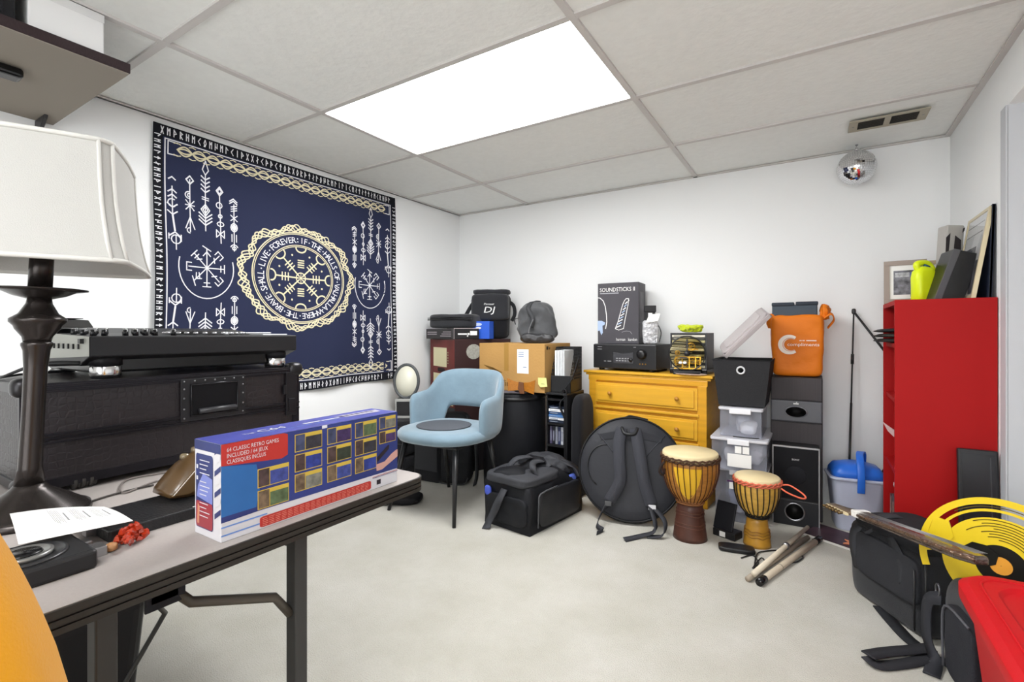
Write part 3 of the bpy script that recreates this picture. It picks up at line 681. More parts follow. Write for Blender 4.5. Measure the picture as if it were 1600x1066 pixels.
    for a in (0, 45, 90, 135): st([(uc+.03*math.cos(math.radians(a)), vc+.027*math.sin(math.radians(a))), (uc-.03*math.cos(math.radians(a)), vc-.027*math.sin(math.radians(a)))], .004, 2)
    # knotwork around the ring
    for ph, am in ((0, .020), (PI, .020), (PI/2, .012), (-PI/2, .012)):
        pl = []
        for i in range(361):
            a = math.radians(i); r_ = .334+am*math.sin(22*a+ph)+.012*math.sin(11*a+ph*.5)
            lob = .018*abs(math.cos(4*a+PI/8*0)); pl.append((uc+(r_+lob)*math.cos(a)*.985, vc+(r_+lob)*math.sin(a)*.80))
        st(pl, .0065, 2)
    # arrows of bind-runes
    def V(x, y, s, dirn=1, w=.006): st([(x-s, y-dirn*s*.8), (x, y), (x+s, y-dirn*s*.8)], w)
    def arrow(x, y0, y1, kind, fl):
        d = -1 if y1 < y0 else 1; L = abs(y1-y0); Y = lambda q: y0+(y1-y0)*q; up = -d
        if kind == 0:
            V(x, Y(0), .014, up); st([(x, Y(.13)), (x, Y(.52))]); [V(x, Y(q), .017, up) for q in (.17, .24)]; st(arc(x, Y(.36), .018, 60, 300, 10)); [V(x, Y(q)-.0*d, .02, -up) for q in (.42, .52)]
            st([(x, Y(.52)), (x+.008, Y(.74))], .008); st(arc(x+.012, Y(.86), .02, 0, 360, 12)); V(x+.008, Y(.76), .026, up); st([(x-.018, Y(.79)), (x-.018, Y(.86))]); st([(x+.034, Y(.79)), (x+.034, Y(.88))]); st([(x+.012, Y(.8)), (x+.012, Y(1))])
        if kind == 1:
            st([(x, Y(0)), (x-.016, Y(.07)), (x, Y(.14)), (x+.016, Y(.07))], .006, 1, True); st([(x, Y(.06)), (x, Y(.95))]); st(arc(x-.004, Y(.33), .016, 90, 270, 8)); st(arc(x-.002, Y(.33), .008, 90, 270, 6))
            for q in (.5,): st([(x-.018, Y(q-.08)), (x+.018, Y(q+.08))]); st([(x+.018, Y(q-.08)), (x-.018, Y(q+.08))]); st([(x-.02, Y(q)), (x+.02, Y(q))])
            st([(x, Y(.7)), (x-.02, Y(.9))]); st([(x, Y(.7)), (x+.02, Y(.9))]); st(arc(x-.002, Y(.93), .012, 90, 270, 8))
        if kind == 2:
            st([(x, Y(0)), (x-.014, Y(.13)), (x, Y(.2)), (x+.014, Y(.13))], .005, 1, True); st([(x, Y(.2)), (x, Y(1))])
            for q in (.27, .33, .39, .45): V(x, Y(q), .019, -up*1)
            for q in (.52, .55): st([(x-.015, Y(q)), (x+.015, Y(q+.01))])
            st([(x, Y(.62)), (x-.02, Y(.70)), (x, Y(.79)), (x+.02, Y(.70))], .005, 1, True); st([(x, Y(.65)), (x-.011, Y(.70)), (x, Y(.75)), (x+.011, Y(.70))], .005, 1, True)
            for q in (.82, .87, .92): V(x, Y(q), .03, -up*1)
        if kind == 3:
            st([(x, Y(0)), (x-.016, Y(.08)), (x, Y(.16)), (x+.016, Y(.08))], .005, 1, True); st([(x, Y(.03)), (x-.009, Y(.08)), (x, Y(.13)), (x+.009, Y(.08))], .005, 1, True)
            st([(x, Y(.16)), (x+.006, Y(1))]); st(arc(x-.002, Y(.33), .014, 0, 360, 10)); st(arc(x+.003, Y(.52), .009, 0, 360, 8)); st(arc(x+.004, Y(.66), .016, 0, 360, 10, .011))
            st([(x-.016, Y(.77)), (x+.022, Y(.90)), (x+.022, Y(.77)), (x-.016, Y(.90)), (x-.016, Y(.77))])
        if kind == 4:
            V(x-.003, Y(0), .018, up); V(x-.003, Y(.04), .018, up); st([(x, Y(.1)), (x, Y(.95))])
            for q in (.15, .19, .23): st([(x-.014, Y(q)), (x+.014, Y(q-.03))])
            st([(x-.016, Y(.3)), (x+.016, Y(.4))]); st([(x+.016, Y(.3)), (x-.016, Y(.4))])
            for r_ in (.016, .010, .005): st(arc(x, Y(.52), r_, 0, 360, 10, r_*1.3))
            st([(x-.011, Y(.65)), (x-.011, Y(.78))]); st([(x+.011, Y(.65)), (x+.011, Y(.78))]); st(arc(x, Y(.9), .018, 20, 160, 8)); st(arc(x, Y(.9), .009, 0, 360, 8))
    SP = [(-2.137, 1.69, 1.36, 0), (-2.062, 1.715, 1.44, 1), (-1.992, 1.807, 1.47, 2), (-1.925, 1.70, 1.42, 3), (-1.855, 1.655, 1.375, 4)]
    for x, a, b, k in SP:
        for mir in (0, 1):
            xx = x if not mir else 2*uc-x
            arrow(xx, a, b, k, 0); arrow(xx, 2*vc-a-.04, 2*vc-b-.04, k, 0)
    for cx in (-1.988, 2*uc+1.988):
        st(arc(cx, 1.29, .128, 165, 375, 24, .15), .005)
        for k in range(8):
            a = k*PI/4; ca, sa = math.cos(a), math.sin(a); Q = lambda r, s_: (cx+(ca*r-sa*s_)*.95, 1.29+(sa*r+ca*s_)*1.05)
            st([Q(0, 0), Q(.088, 0)], .005)
            if k % 3 == 0: st([Q(.088, -.02), Q(.088, .02)], .005); st([Q(.07, -.014), Q(.07, .014)], .005)
            elif k % 3 == 1: st([Q(.075, -.018), Q(.098, -.018), Q(.098, .018), Q(.075, .018)], .005)
            else: st([Q(.055, .018), Q(.075, 0), Q(.055, -.018)], .005); st([Q(.08, -.02), Q(.1, .02)], .005)
            if k % 2: st([Q(.045, -.01), Q(.06, .01)], .005)
    o = m.build('tapestry', [mat('#262b45', .85, bump=.25, bscale=500), mat('#dedee2', .85), mat('#d8cfae', .85), mat('#14151c', .85)], solid=0)
    tag(o, 'navy blue tapestry with cream knotwork medallion and rune arrows, hung on the left wall', 'tapestry')
tapestry()

# ------------------------------------------------------------------ BLUE CHAIR with round mat
t = thing('armchair', 'light blue velvet shell armchair with black tapered metal legs', 'chair', (.775, -1.075, 0), .02)
VEL = mat('#768d9b', .8, bump=.12, bscale=40, var=.12, vscale=7, sheen=.5); LG = mat('#1c1c1e', .35)
seat = MB()
def seatpt(a, r):   # rounded-square plan
    k = 2.6; c_, s_ = math.cos(a), math.sin(a); L = (abs(c_)**k+abs(s_)**k)**(1/k); return (.262*c_/L*r, (.255 if s_ > 0 else .265)*s_/L*r)
N = 48; pr = [(.0, .375), (.80, .378), (.95, .388), (1.0, .408), (.995, .425), (.95, .440), (.85, .448), (.6, .450), (.3, .447), (0, .446)]
vs = []; fs = []
for i in range(N):
    a = 2*PI*i/N
    for r_, z in pr: x, y = seatpt(a, r_); vs.append((x, y, z-.012*max(0, -y/.26)**3*0))
n = len(pr)
for i in range(N):
    j = (i+1) % N
    for k in range(n-1): fs.append((i*n+k, j*n+k, j*n+k+1, i*n+k+1))
seat.add(vs, fs, 0, True).build('seat', VEL, t)
sh = MB(); NA, NZ = 56, 14; 
def prof_hi(a):   # a: 0 at back centre, +-1 at arm fronts
    b = abs(a)
    hb = .750; ha = .625
    if b < .40: return hb-.02*(b/.4)**4
    if b < .62: s_ = (b-.40)/.22; s_ = s_*s_*(3-2*s_); return (hb-.02)*(1-s_)+ha*s_
    if b < .88: return ha-.015*(b-.62)/.26
    s_ = (b-.88)/.12; return (ha-.015)-(.075*(1-math.sqrt(max(0, 1-s_*s_))))
def prof_lo(a):
    b = abs(a)
    if b < .34: return .520
    if b < .40: s_ = (b-.34)/.06; s_ = s_*s_*(3-2*s_); return .520*(1-s_)+.395*s_
    return .395
def plan(a, z):
    th = a*2.05; k = 3.0; x = math.sin(th); y = math.cos(th); L = (abs(x)**k+abs(y)**k)**(1/k)
    flare = 1+.04*max(0, (z-.40))/.35
    yy = .240*y/L if y > 0 else .13*y
    return Vector((.246*x/L*flare, (yy+.0)*(flare if y > 0 else 1)+.012+(.05*max(0, z-.45) if y > 0 else 0), z))
def grid(off):
    out = []
    for i in range(NA+1):
        a = -1+2*i/NA; lo, hi = prof_lo(a), prof_hi(a)
        for k in range(NZ+1):
            z = lo+(hi-lo)*k/NZ; p = plan(a, z); d = (plan(min(1, a+.02), z)-plan(max(-1, a-.02), z)); nrm = Vector((d.y, -d.x, 0)).normalized()
            e = math.sqrt(max(.02, 1-(2*k/NZ-1)**6))*math.sqrt(max(.05, 1-abs(a)**14)); out.append(p+nrm*off*e)
    return out
go_, gi = grid(-.022), grid(.022)
nv = len(go_); fs = []; S_ = NZ+1
for i in range(NA):
    for k in range(NZ):
        a_, b_, c_, d_ = i*S_+k, (i+1)*S_+k, (i+1)*S_+k+1, i*S_+k+1
        fs += [(a_, b_, c_, d_), (nv+d_, nv+c_, nv+b_, nv+a_)]
    fs += [(i*S_, nv+i*S_, nv+(i+1)*S_, (i+1)*S_), ((i+1)*S_+NZ, nv+(i+1)*S_+NZ, nv+i*S_+NZ, i*S_+NZ)]
for k in range(NZ): fs += [(k, k+1, nv+k+1, nv+k), (NA*S_+k+1, NA*S_+k, nv+NA*S_+k, nv+NA*S_+k+1)]
sh.add(go_+gi, fs, 0, True).build('backrest', VEL, t, sub=1)
for x0, y0, x1, y1 in ((-.17, -.16, -.232, -.232), (.17, -.16, .222, -.240), (-.17, .16, -.20, .25), (.16, .16, .19, .25)):
    MB().cyl((x1, y1, 0), (x0, y0, .385), .0095, .0165, 14).build('leg', LG, t)
MB().box(-.19, -.18, .366, .19, .18, .378).build('underframe', LG, t, bev=.004)
t = thing('round_mat', 'dark grey round rubber mat lying on the blue armchair seat', 'mat', (.76, -1.10, .4505))
MB().lathe([(.150, 0), (.152, .002), (.150, .005), (.140, .0055), (0, .0055)], 56).build('disc', mat('#54575d', .75, bump=.3, bscale=300), t)
MB().lathe([(.1515, .0015), (.153, .003), (.1515, .0045)], 56, cap=False).build('edge', mat('#43454a', .7), t)

# ------------------------------------------------------------------ pile behind the chair
# stacked black equipment cases and the vanity mirror
def eqcase(z, h, w, lab, sx=0):
    p_ = W(655+sx, 700, 3.30); t = thing('equipment_case', lab, 'case', (.14, -.80, z), .05, 'black cases stacked by the left wall')
    MB().soft((0, 0, 0), (w, .25, h), k=9, amp=.004, fr=5, seed=z*10, N=10).build('body', FAB, t)
    MB().tube(roundrect3(w, .25, h*.55), .004, 6, close=True).build('zip', PLAST, t)
    MB().tube([(-.06, -.122, h*.5), (-.05, -.14, h*.42), (.05, -.14, h*.42), (.06, -.122, h*.5)], .007, 8, smooth_path=4).build('handle', PLAST, t)
    return t
def roundrect3(w, d, z, r=.04): return [(x, y, z) for x, y in roundrect(-w/2, -d/2, w/2, d/2, r)]
eqcase(0, .16, .25, 'black padded case on the floor left of the armchair, lowest of its stack')
eqcase(.162, .15, .245, 'black padded case behind the armchair, middle of its stack')
eqcase(.314, .08, .24, 'dark padded case under the round mirror, topmost of its stack', -8)
mp = W(640, 641, 3.28)
t = thing('vanity_mirror', 'round dark-framed vanity mirror on a silver and black box stand, behind the armchair', 'mirror', (mp.x-.02, -.80, .396), YAW)
MB().box(-.058, -.04, 0, .058, .04, .13).build('stand', mat('#2a2a2c', .5), t, bev=.005)
MB().box(-.062, -.043, .0, -.052, .043, .132).box(.052, -.043, 0, .062, .043, .132).box(-.06, -.043, .112, .06, -.039, .132).box(-.06, -.043, .0, .06, -.039, .018).build('trim', mat('#bfbfbd', .35, .7), t, bev=.002)
T_ = TR(.005, 0, .245) @ RX(PI/2-.12) @ Matrix.Scale(.92, 4, (1, 0, 0))
rm = MB().tube([T_ @ Vector((.088*math.cos(a), .112*math.sin(a), 0)) for a in [2*PI*k/40 for k in range(40)]], .0105, 10, close=True).build('mirror_frame', mat('#4b4e50', .4), t)
MB().lathe([(.086, -.004), (.086, .004), (0, .004)], 40, T=T_ @ Matrix.Scale(1.24, 4, (0, 1, 0))).build('glass', mat('#dedccb', .25), t)
MB().cyl((.005, 0, .12), (.005, .004, .15), .02, .012).build('neck', PLAST, t)

# tall wine-red product box standing rotated in the corner
B_ = Vector((.435, -.60, 0)); dL = Vector((-.90, .43, 0)).normalized(); A_ = B_+dL*.43
t, L = span('tall_product_box', 'tall wine-red carton with two cream labels and a hand hole, in the room corner', 'box', A_, B_, .30)
D_ = .45; H_ = .625
WR = mat('#6b2b26', .5, var=.35, vscale=5); DB = mat('#3d2a2a', .5)
MB().box(0, 0, 0, L, D_, H_).build('carton', DB, t, bev=.003)
m = MB(); fr = lambda u, v, d=.0008: Vector((u*L, -d, v*H_))
qf(m, fr, .01, .24, .99, .99, 0, .0006); qf(m, fr, .01, .01, .99, .24, 3, .0006)
for v_, w_ in ((.68, .90), (.40, .60)): q_ = MB(); qf(q_, fr, .15, v_, .69, w_, 0, .0012); q_.build('paper_label', CREAM, t)
poly_on(m, fr, roundrect(.33, .62, .62, .665, .02), 2, .0012)
for k in range(6): qf(m, fr, .66, .26+k*.03, .94-(k % 3)*.08, .27+k*.03, 1, .0012)
for k in range(4): qf(m, fr, .34+k*.03, .43, .355+k*.03, .57, 4, .0016)
for k in range(5): qf(m, fr, .72, .72+k*.03, .76, .735+k*.03, 4, .0016)
m.build('front_print', [WR, CREAM, mat('#241414', .6), mat('#3a3c40', .5), mat('#a89f7e', .7)], t)
m = MB(); sd = lambda u, v, d=.0008: Vector((L+d, u*D_, v*H_)); poly_on(m, sd, [(.32+.13*math.cos(a), .86+.085*math.sin(a)) for a in [2*PI*k/14 for k in range(14)]], 0, .001)
m.build('round_sticker', mat('#a7a59c', .5, var=.2, vscale=80), t)
MB().box(0, 0, -.30, L, D_, -.002).build('lower_carton', mat('#2d2a2c', .6), t, bev=.003)
top_z = .30+H_
# black product boxes, case, blue box, DJ bag on it
zb = top_z+.001
t = span('black_product_box', 'black box with white device picture lying below the blue box, on the tall wine-red carton', 'box', W(709, 530, 3.32), W(750, 530, 3.40), zb)[0]
MB().box(0, 0, 0, .185, .16, .075).build('carton', mat('#19181b', .4), t, bev=.002)
m = MB(); fr = lambda u, v, d=.0008: Vector((u*.185, -d, v*.075)); qf(m, fr, .16, .4, .52, .53, 0); qf(m, fr, .54, .38, .62, .56, 0); qf(m, fr, .64, .35, .92, .75, 0); poly_on(m, fr, [(.54+.03*math.cos(a), .28+.07*math.sin(a)) for a in [k*.7 for k in range(9)]], 0, .0008); qf(m, fr, 0, .95, 1, 1, 1); qf(m, fr, 0, 0, .015, 1, 1)
m.build('printing', [WHITE, mat('#b5a9a9', .4)], t)
A2 = W(666, 522, 3.60); B2 = W(707, 530, 3.36)
t, l2 = span('flat_product_box', 'black flat box with grey line print under the zipped case, on the wine-red carton', 'box', A2, B2, zb)
MB().box(0, 0, 0, l2, .14, .072).build('carton', mat('#201c20', .4), t, bev=.002)
m = MB(); fr = lambda u, v, d=.0008: Vector((u*l2, -d, v*.072))
for k in range(2): qf(m, fr, .05, .42+k*.2, .42, .5+k*.2, 0)
for k in range(3): qf(m, fr, .55+.05*k, .25+k*.2, .95, .32+k*.2, 0)
m.build('printing', mat('#a8a0a4', .6), t)
t, l2 = span('zipped_case', 'black zipped soft case on top of the small black boxes, above the wine-red carton', 'case', W(670, 510, 3.58), W(738, 512, 3.40), zb+.076)
MB().soft((l2/2, .10, 0), (l2+.01, .22, .105), k=7, amp=.004, fr=7, N=12).build('body', FAB2, t)
MB().tube([(0, -.012, .062), (l2*.5, -.014, .065), (l2, -.012, .062)], .004, 8).tube([(0, -.012, .075), (l2*.5, -.014, .078), (l2, -.012, .075)], .003, 8).build('zip', PLAST, t)
p_ = W(738, 527, 3.44)
t = thing('blue_box', 'bright blue product box with white swirl beside the zipped case', 'box', (p_.x, p_.y+.01, zb), .2)
MB().box(-.005, 0, 0, .125, .08, .125).build('carton', mat('#2f5fd0', .45), t, bev=.002)
m = MB(); fr = lambda u, v, d=.0008: Vector((u*.12, -d, v*.125)); poly_on(m, fr, [(.3+.28*math.cos(a), .82+.09*math.sin(a)) for a in [k*.5 for k in range(12)]], 0, .0008); poly_on(m, fr, [(.35+.18*math.cos(a), .62+.06*math.sin(a)) for a in [k*.5 for k in range(12)]], 1, .0009)
m.build('printing', [mat('#c5d4f4', .4), WHITE], t)
# DJ shoulder bag
p_ = W(767, 524, 3.52)
t = thing('dj_bag', 'black DJ shoulder bag with white lettering, standing on the wine-red carton', 'bag', (p_.x-.035, p_.y+.06, zb), YAW-.1)
MB().soft((0, 0, 0), (.25, .17, .33), k=8, amp=.006, fr=6, seed=4, N=14, top=1.12).build('body', FAB, t)
f1 = MB().soft((0, -.045, .135), (.275, .14, .19), k=8, amp=.006, fr=9, seed=6, N=14).build('front_pocket', FAB2, t)
MB().soft((.005, 0, .325), (.27, .17, .035), k=5, amp=.004, fr=12, seed=8, N=10).build('lid', FAB2, t)
m = MB(); addtext(m, 'DJ', .062, (-.045, -.1195, .188), (1, 0, 0), (0, 0, 1), 0, width=.078, shear=.25); addtext(m, 'Pioneer', .021, (-.04, -.1195, .243), (1, 0, 0), (0, 0, 1), 0, width=.075, shear=.2)
m.build('lettering', WHITE, t)
MB().strap([(-.13, -.02, .27), (-.16, -.03, .22), (-.20, -.05, .14), (-.24, -.06, .05)], .028, (1, .2, .4), .004).build('shoulder_strap', WEB, t)
MB().strap([(.135, 0, .27), (.165, 0, .24), (.172, 0, .18), (.15, 0, .13)], .026, (1, .3, .2), .004).build('side_strap', WEB, t)
MB().tube([(-.138+.012*math.cos(a), -.02, .278+.014*math.sin(a)) for a in [k*PI/6 for k in range(12)]], .0025, 6, close=True).build('ring', STEEL, t)

# cardboard carton
t = thing('cardboard_box', 'large brown cardboard carton with a white shipping label, behind the armchair', 'box', (.655, -.62, .604))
CL, CD, CH = .485, .36, .298
CARD = mat('#b28a52', .8, bump=.15, bscale=80, var=.08, vscale=5)
MB().box(0, 0, 0, CL, CD, CH).build('carton', CARD, t, bev=.003)
m = MB(); fr = lambda u, v, d=.0008: Vector((u*CL, -d, v*CH)); rt_ = lambda u, v, d=.0008: Vector((CL+d, u*CD, v*CH))
qf(m, fr, .60, .38, .77, .88, 0)
for k in range(3): qf(m, fr, .62, .72+k*.045, .70, .74+k*.045, 1, .0012)
qf(m, fr, .69, .5, .74, .52, 1, .0012); m.build('shipping_label', [WHITE, mat('#8a96b0', .7)], t)
m = MB(); qf(m, rt_, .45, .40, .72, .93, 0); m.build('side_label', WHITE, t)
m = MB(); qf(m, fr, .40, .42, .47, 1, 0); m.build('tape_strip', mat('#a07a3a', .4), t)
m = MB(); qf(m, rt_, .06, .88, .13, .95, 3); qf(m, rt_, .16, .88, .19, .93, 3)
for a in range(5): poly_on(m, fr, [(.08+a*.03, .52-a*.012), (.24+a*.03, .38-a*.004), (.25+a*.03, .385), (.09+a*.03, .535-a*.012)], 4, .0009)
addtext(m, 'din', .055, fr(.355, .10, .001), (1, 0, 0), (0, 0, 1), 3)
m.build('printing', [WHITE, WHITE, WHITE, mat('#2c2418', .7), mat('#80602f', .8)], t)
MB().box(0, .15, CH, CL, .20, CH+.0008).build('packing_tape', mat('#b08a4a', .25), t)
# note stuck near the lower right
p_ = at(848, 598, 'y', -.6215)
t = thing('sticky_note', 'pale yellow-green sticky note curling off the cardboard carton', 'note', (p_.x, -.6225, p_.z), 0)
MB().add([(-.032, 0, .028), (.025, -.001, .03), (.038, -.012, -.022), (-.012, -.008, -.028), (-.03, -.002, -.01)], [(0, 4, 3, 2, 1)], 0).build('note', mat('#d7d98c', .7), t, solid=.0006)
MB().box(-.005, -.0075, -.008, .018, -.007, -.006).build('writing', INK, t)
# dark grey duffel on carton
p_ = W(834, 540, 3.1)
t = thing('grey_backpack', 'dark grey soft backpack slumped on top of the cardboard carton', 'bag', (p_.x, -.45, .904), YAW-.15)
GB = mat('#48494b', .6, bump=.35, bscale=25, sheen=.2)
MB().soft((-.005, 0, 0), (.305, .17, .265), k=3.2, amp=.018, fr=7, seed=11, N=18, top=.72, crease=.03).build('body', GB, t, sub=1)
MB().soft((.008, -.06, .0), (.22, .10, .065), k=4, amp=.008, fr=12, seed=12, N=12, crease=.02).build('lower_pocket', mat('#2e2e30', .45, bump=.3, bscale=40), t, sub=1)
MB().strap([(-.03, -.08, .10), (-.02, -.085, .16), (-.05, -.07, .22), (-.03, -.03, .262), (.02, .0, .262)], .028, (1, 0, .2), .005).strap([(-.115, -.05, .16), (-.14, -.05, .15), (-.135, -.04, .12)], .02, (0, 1, 0), .004).build('strap', mat('#3a3b3d', .6), t)
MB().tube([(-.045, -.088, .03), (-.04, -.092, .09), (-.015, -.088, .15)], .0035, 6, smooth_path=4).build('piping', mat('#6a6b6d', .5), t)

# drum case
t = thing('drum_case', 'large black round soft drum case with grey top, below the cardboard carton', 'drum case', (.885, -.555, 0))
MB().lathe([(.185, 0), (.196, .01), (.2, .3), (.197, .585), (.19, .598), (0, .602)], 56).build('body', mat('#16171b', .6, bump=.3, bscale=12), t)
MB().lathe([(.1985, .555), (.2035, .560), (.2035, .570), (.1985, .575)], 56, cap=False).lathe([(.188, .598), (.193, .601), (.19, .606), (.186, .601)], 56, cap=False).build('piping', mat('#121214', .4), t)
MB().lathe([(.186, .6005), (.186, .603), (0, .6045)], 56).build('top_panel', mat('#5b565c', .8, bump=.3, bscale=200), t)
MB().strap([(-.03, -.199, .58), (-.03, -.215, .56), (.04, -.213, .555), (.05, -.195, .575)], .018, (0, 0, 1), .004).build('handle', WEB, t)
p_ = W(820, 618, 2.72)
t = thing('wooden_bow_tie', 'orange-brown laser-cut wooden bow tie standing on the drum case', 'ornament', (1.03, -.70, .605), .25)
WD = mat('#a86a22', .4, var=.25, vscale=12, wave=(4, 30, 30)); DW = mat('#6a4226', .45)
for s_, rz_ in ((-1, .35), (1, .30)):
    T_ = RZ(rz_*s_*-1)
    MB().prism([(0, .022), (s_*.085, .0), (s_*.095, .085), (s_*.05, .07), (0, .065)] if s_ > 0 else [(0, .065), (s_*.05, .075), (s_*.09, .095), (s_*.085, .015), (0, .022)], .005, T_ @ Matrix(((1, 0, 0, 0), (0, 0, -1, 0), (0, 1, 0, 0), (0, 0, 0, 1)))).build('wing', WD, t, bev=.001)
MB().prism([(-.016, .072), (.012, .066), (.018, .0), (-.008, -.0), (-.022, .03)], .012, Matrix(((1, 0, 0, 0), (0, 0, -1, -.006), (0, 1, 0, 0), (0, 0, 0, 1)))).build('knot', DW, t, bev=.001)
t = thing('black_cable_adapter', 'small black plug lying on the drum case behind the bow tie', 'adapter', (1.0, -.61, .605))
MB().tube([(-.05, -.04, .006), (0, -.05, .006), (.05, -.045, .008)], .006, 8, smooth_path=4).soft((.055, -.045, 0), (.04, .022, .014), k=4, amp=0, N=5).build('plug', PLAST, t)
# black lumpy bags behind the chair legs
p_ = W(722, 757, 3.02)
t = thing('gig_bag', 'black rounded gig bag standing on the carpet under and behind the armchair', 'bag', (.545, -.735, 0), .35)
MB().soft((0, 0, 0), (.25, .13, .46), k=4.5, amp=.006, fr=5, seed=21, N=14, top=.9).build('body', mat('#26272a', .65, bump=.3, bscale=200), t)
MB().tube([(-.10, -.045, .04), (-.08, -.058, .012), (.0, -.062, .006), (.08, -.058, .012), (.10, -.045, .05)], .004, 8, smooth_path=4).build('piping', mat('#4a4a4c', .5), t)
MB().strap([(.10, -.05, .45), (.16, -.08, .3), (.17, -.08, .1), (.15, -.06, .01)], .035, (.3, 1, 0), .005).build('strap', mat('#3a3b3e', .6), t)
p_ = W(664, 738, 3.05)
t = thing('black_floor_case', 'black square-edged case on the carpet beyond the folding table corner', 'case', (.385, -.745, 0), .06)
MB().soft((0, 0, 0), (.225, .19, .42), k=9, amp=.004, seed=31, N=10).build('body', FAB, t)
MB().box(-.09, -.100, .08, .09, -.094, .36).build('pocket', FAB2, t, bev=.003)
t = thing('flat_black_case', 'low flat black case lying on the carpet behind the folding table edge', 'case', (.44, -1.22, 0), .5)
MB().soft((0, 0, 0), (.40, .16, .05), k=4, amp=.003, seed=33, N=10).build('body', BLACK, t)
MB().tube([(-.19, -.06, .026), (0, -.079, .026), (.19, -.06, .026)], .003, 6).build('zip', PLAST, t)

# narrow media rack with discs, file holder
t = thing('media_rack', 'narrow black rack holding silver and blue disc cases, between drum case and dresser', 'rack', (1.155, -.62, 0))
RK = mat('#18181a', .5); w_, d_, h_ = .135, .24, .60
MB().box(0, 0, 0, .006, d_, h_).build('side_panel', RK, t); MB().box(w_-.022, 0, 0, w_, d_, h_).build('side_panel', RK, t); MB().box(0, d_-.006, 0, w_, d_, h_).build('back_panel', RK, t)
for z in (.02, .29, .42, .565): MB().box(.006, 0, z, w_-.022, d_-.006, z+.012).build('shelf', RK, t)
MB().box(-.002, -.004, h_, w_, d_, h_+.012).build('top', mat('#232325', .35), t, bev=.002)
cc = ['#c8ccd4', '#dfe2e6', '#4c78b0', '#274a7a', '#e6e6e8', '#1c2436']
for k in range(6):
    o = thing('disc_case', ['light silver', 'white', 'mid blue', 'dark blue', 'pale white', 'navy black'][k]+' disc case lying flat in the narrow rack, '+['lowest', 'second from bottom', 'third from bottom', 'third from top', 'second from top', 'topmost'][k]+' on its shelf', 'disc case', (1.163, -.612, .4325+k*.0165), 0, 'disc cases in the black rack')
    MB().box(0, .0+.004*(k % 2), 0, .10, .15, .0155).build('case', mat(cc[5-k if k < 2 else k], .3), o, bev=.001); MB().box(.01, -.001, .006, .06, .0038*(k % 2), .009).build('title_strip', mat('#9aa4b4', .5), o)
for k in range(5):
    o = thing('upright_disc', ['purple-grey', 'dark', 'silver', 'navy', 'pale'][k]+' disc sleeve standing in the lower half of the black rack, '+['leftmost', 'second from left', 'middle one', 'second from right', 'rightmost'][k], 'disc case', (1.165+k*.0185, -.60, .303), 0, 'disc sleeves upright in the black rack')
    MB().box(0, 0, 0, .015, .14, .105).build('sleeve', mat(['#4a4560', '#1c1e2a', '#8a8e98', '#2a3358', '#b9bcc4'][k], .3), o, bev=.001); MB().box(.003, -.0008, .02, .012, 0, .08).build('spine_print', mat('#77798a', .5), o)
t = thing('mesh_file_holder', 'black perforated magazine file with white papers, on the narrow rack left of the dresser', 'file holder', (1.172, -.60, .6125), .12)
m = MB(); FH = mat('#161618', .45)
m.box(0, 0, 0, .125, .22, .004).box(0, 0, 0, .125, .004, .10).box(0, .216, 0, .125, .22, .27)
m.build('shell', FH, t)
for x in (0, .121):
    g = MB(); g.box(x, 0, 0, x+.004, .22, .075); 
    g.add([(x, 0, .10), (x, .09, .27), (x, .22, .27), (x, .22, .26), (x, .095, .26), (x, .006, .095)], [(0, 5, 4, 1), (1, 4, 3, 2)]); 
    for k in range(1, 10): y = k*.022; zt = min(.265, .10+y*1.88); g.box(x, y, .07, x+.004, y+.005, zt)
    for k in range(9): z = .085+k*.021; ys = max(0, (z-.10)/1.88); g.box(x, ys, z, x+.004, .22, z+.005)
    g.build('perforated_side', FH, t)
for k in range(6):
    o = thing('document', 'white papers standing in the black magazine file'+[', front sheet', ', second sheet', ', third sheet', ', fourth sheet', ', fifth sheet', ', rearmost sheet'][k], 'papers', (1.172+.02+k*.011, -.585, .618), .12, 'papers in the magazine file')
    MB().box(0, .0, 0, .006, .18, .245).build('sheets', mat('#dfe3e6' if k % 2 else '#eef0f0', .7), o)
t = thing('hanging_strap_bag', 'narrow black bag with dangling webbing strap between the rack and the dresser', 'bag', (1.333, -.50, 0))
MB().soft((0, 0, 0), (.075, .20, .60), k=5, amp=.008, fr=6, seed=41, N=12).build('body', FAB, t)
MB().strap([(-.045, -.09, .55), (-.07, -.11, .62), (-.02, -.10, .70), (.0, -.05, .82)], .022, (0, 1, .3), .004).strap([(-.05, -.10, .60), (-.085, -.13, .55), (-.06, -.12, .47)], .02, (0, 1, 0), .004).build('strap', WEB, t)
MB().tube([(-.06+.014*math.cos(a), -.125, .62+.018*math.sin(a)) for a in [k*PI/6 for k in range(12)]], .003, 6, close=True).build('buckle', PLAST, t)

# ------------------------------------------------------------------ black duffel bag on the carpet
Lp, Mp, Rp = Vector((1.066, -1.162, 0)), Vector((1.375, -1.205, 0)), Vector((1.44, -.76, 0))
dx = (Rp-Mp).normalized(); t = thing('duffel_bag', 'large open-topped black duffel bag lying on the carpet in front of the drum case', 'bag', (Mp.x, Mp.y, 0), math.atan2(dx.y, dx.x))
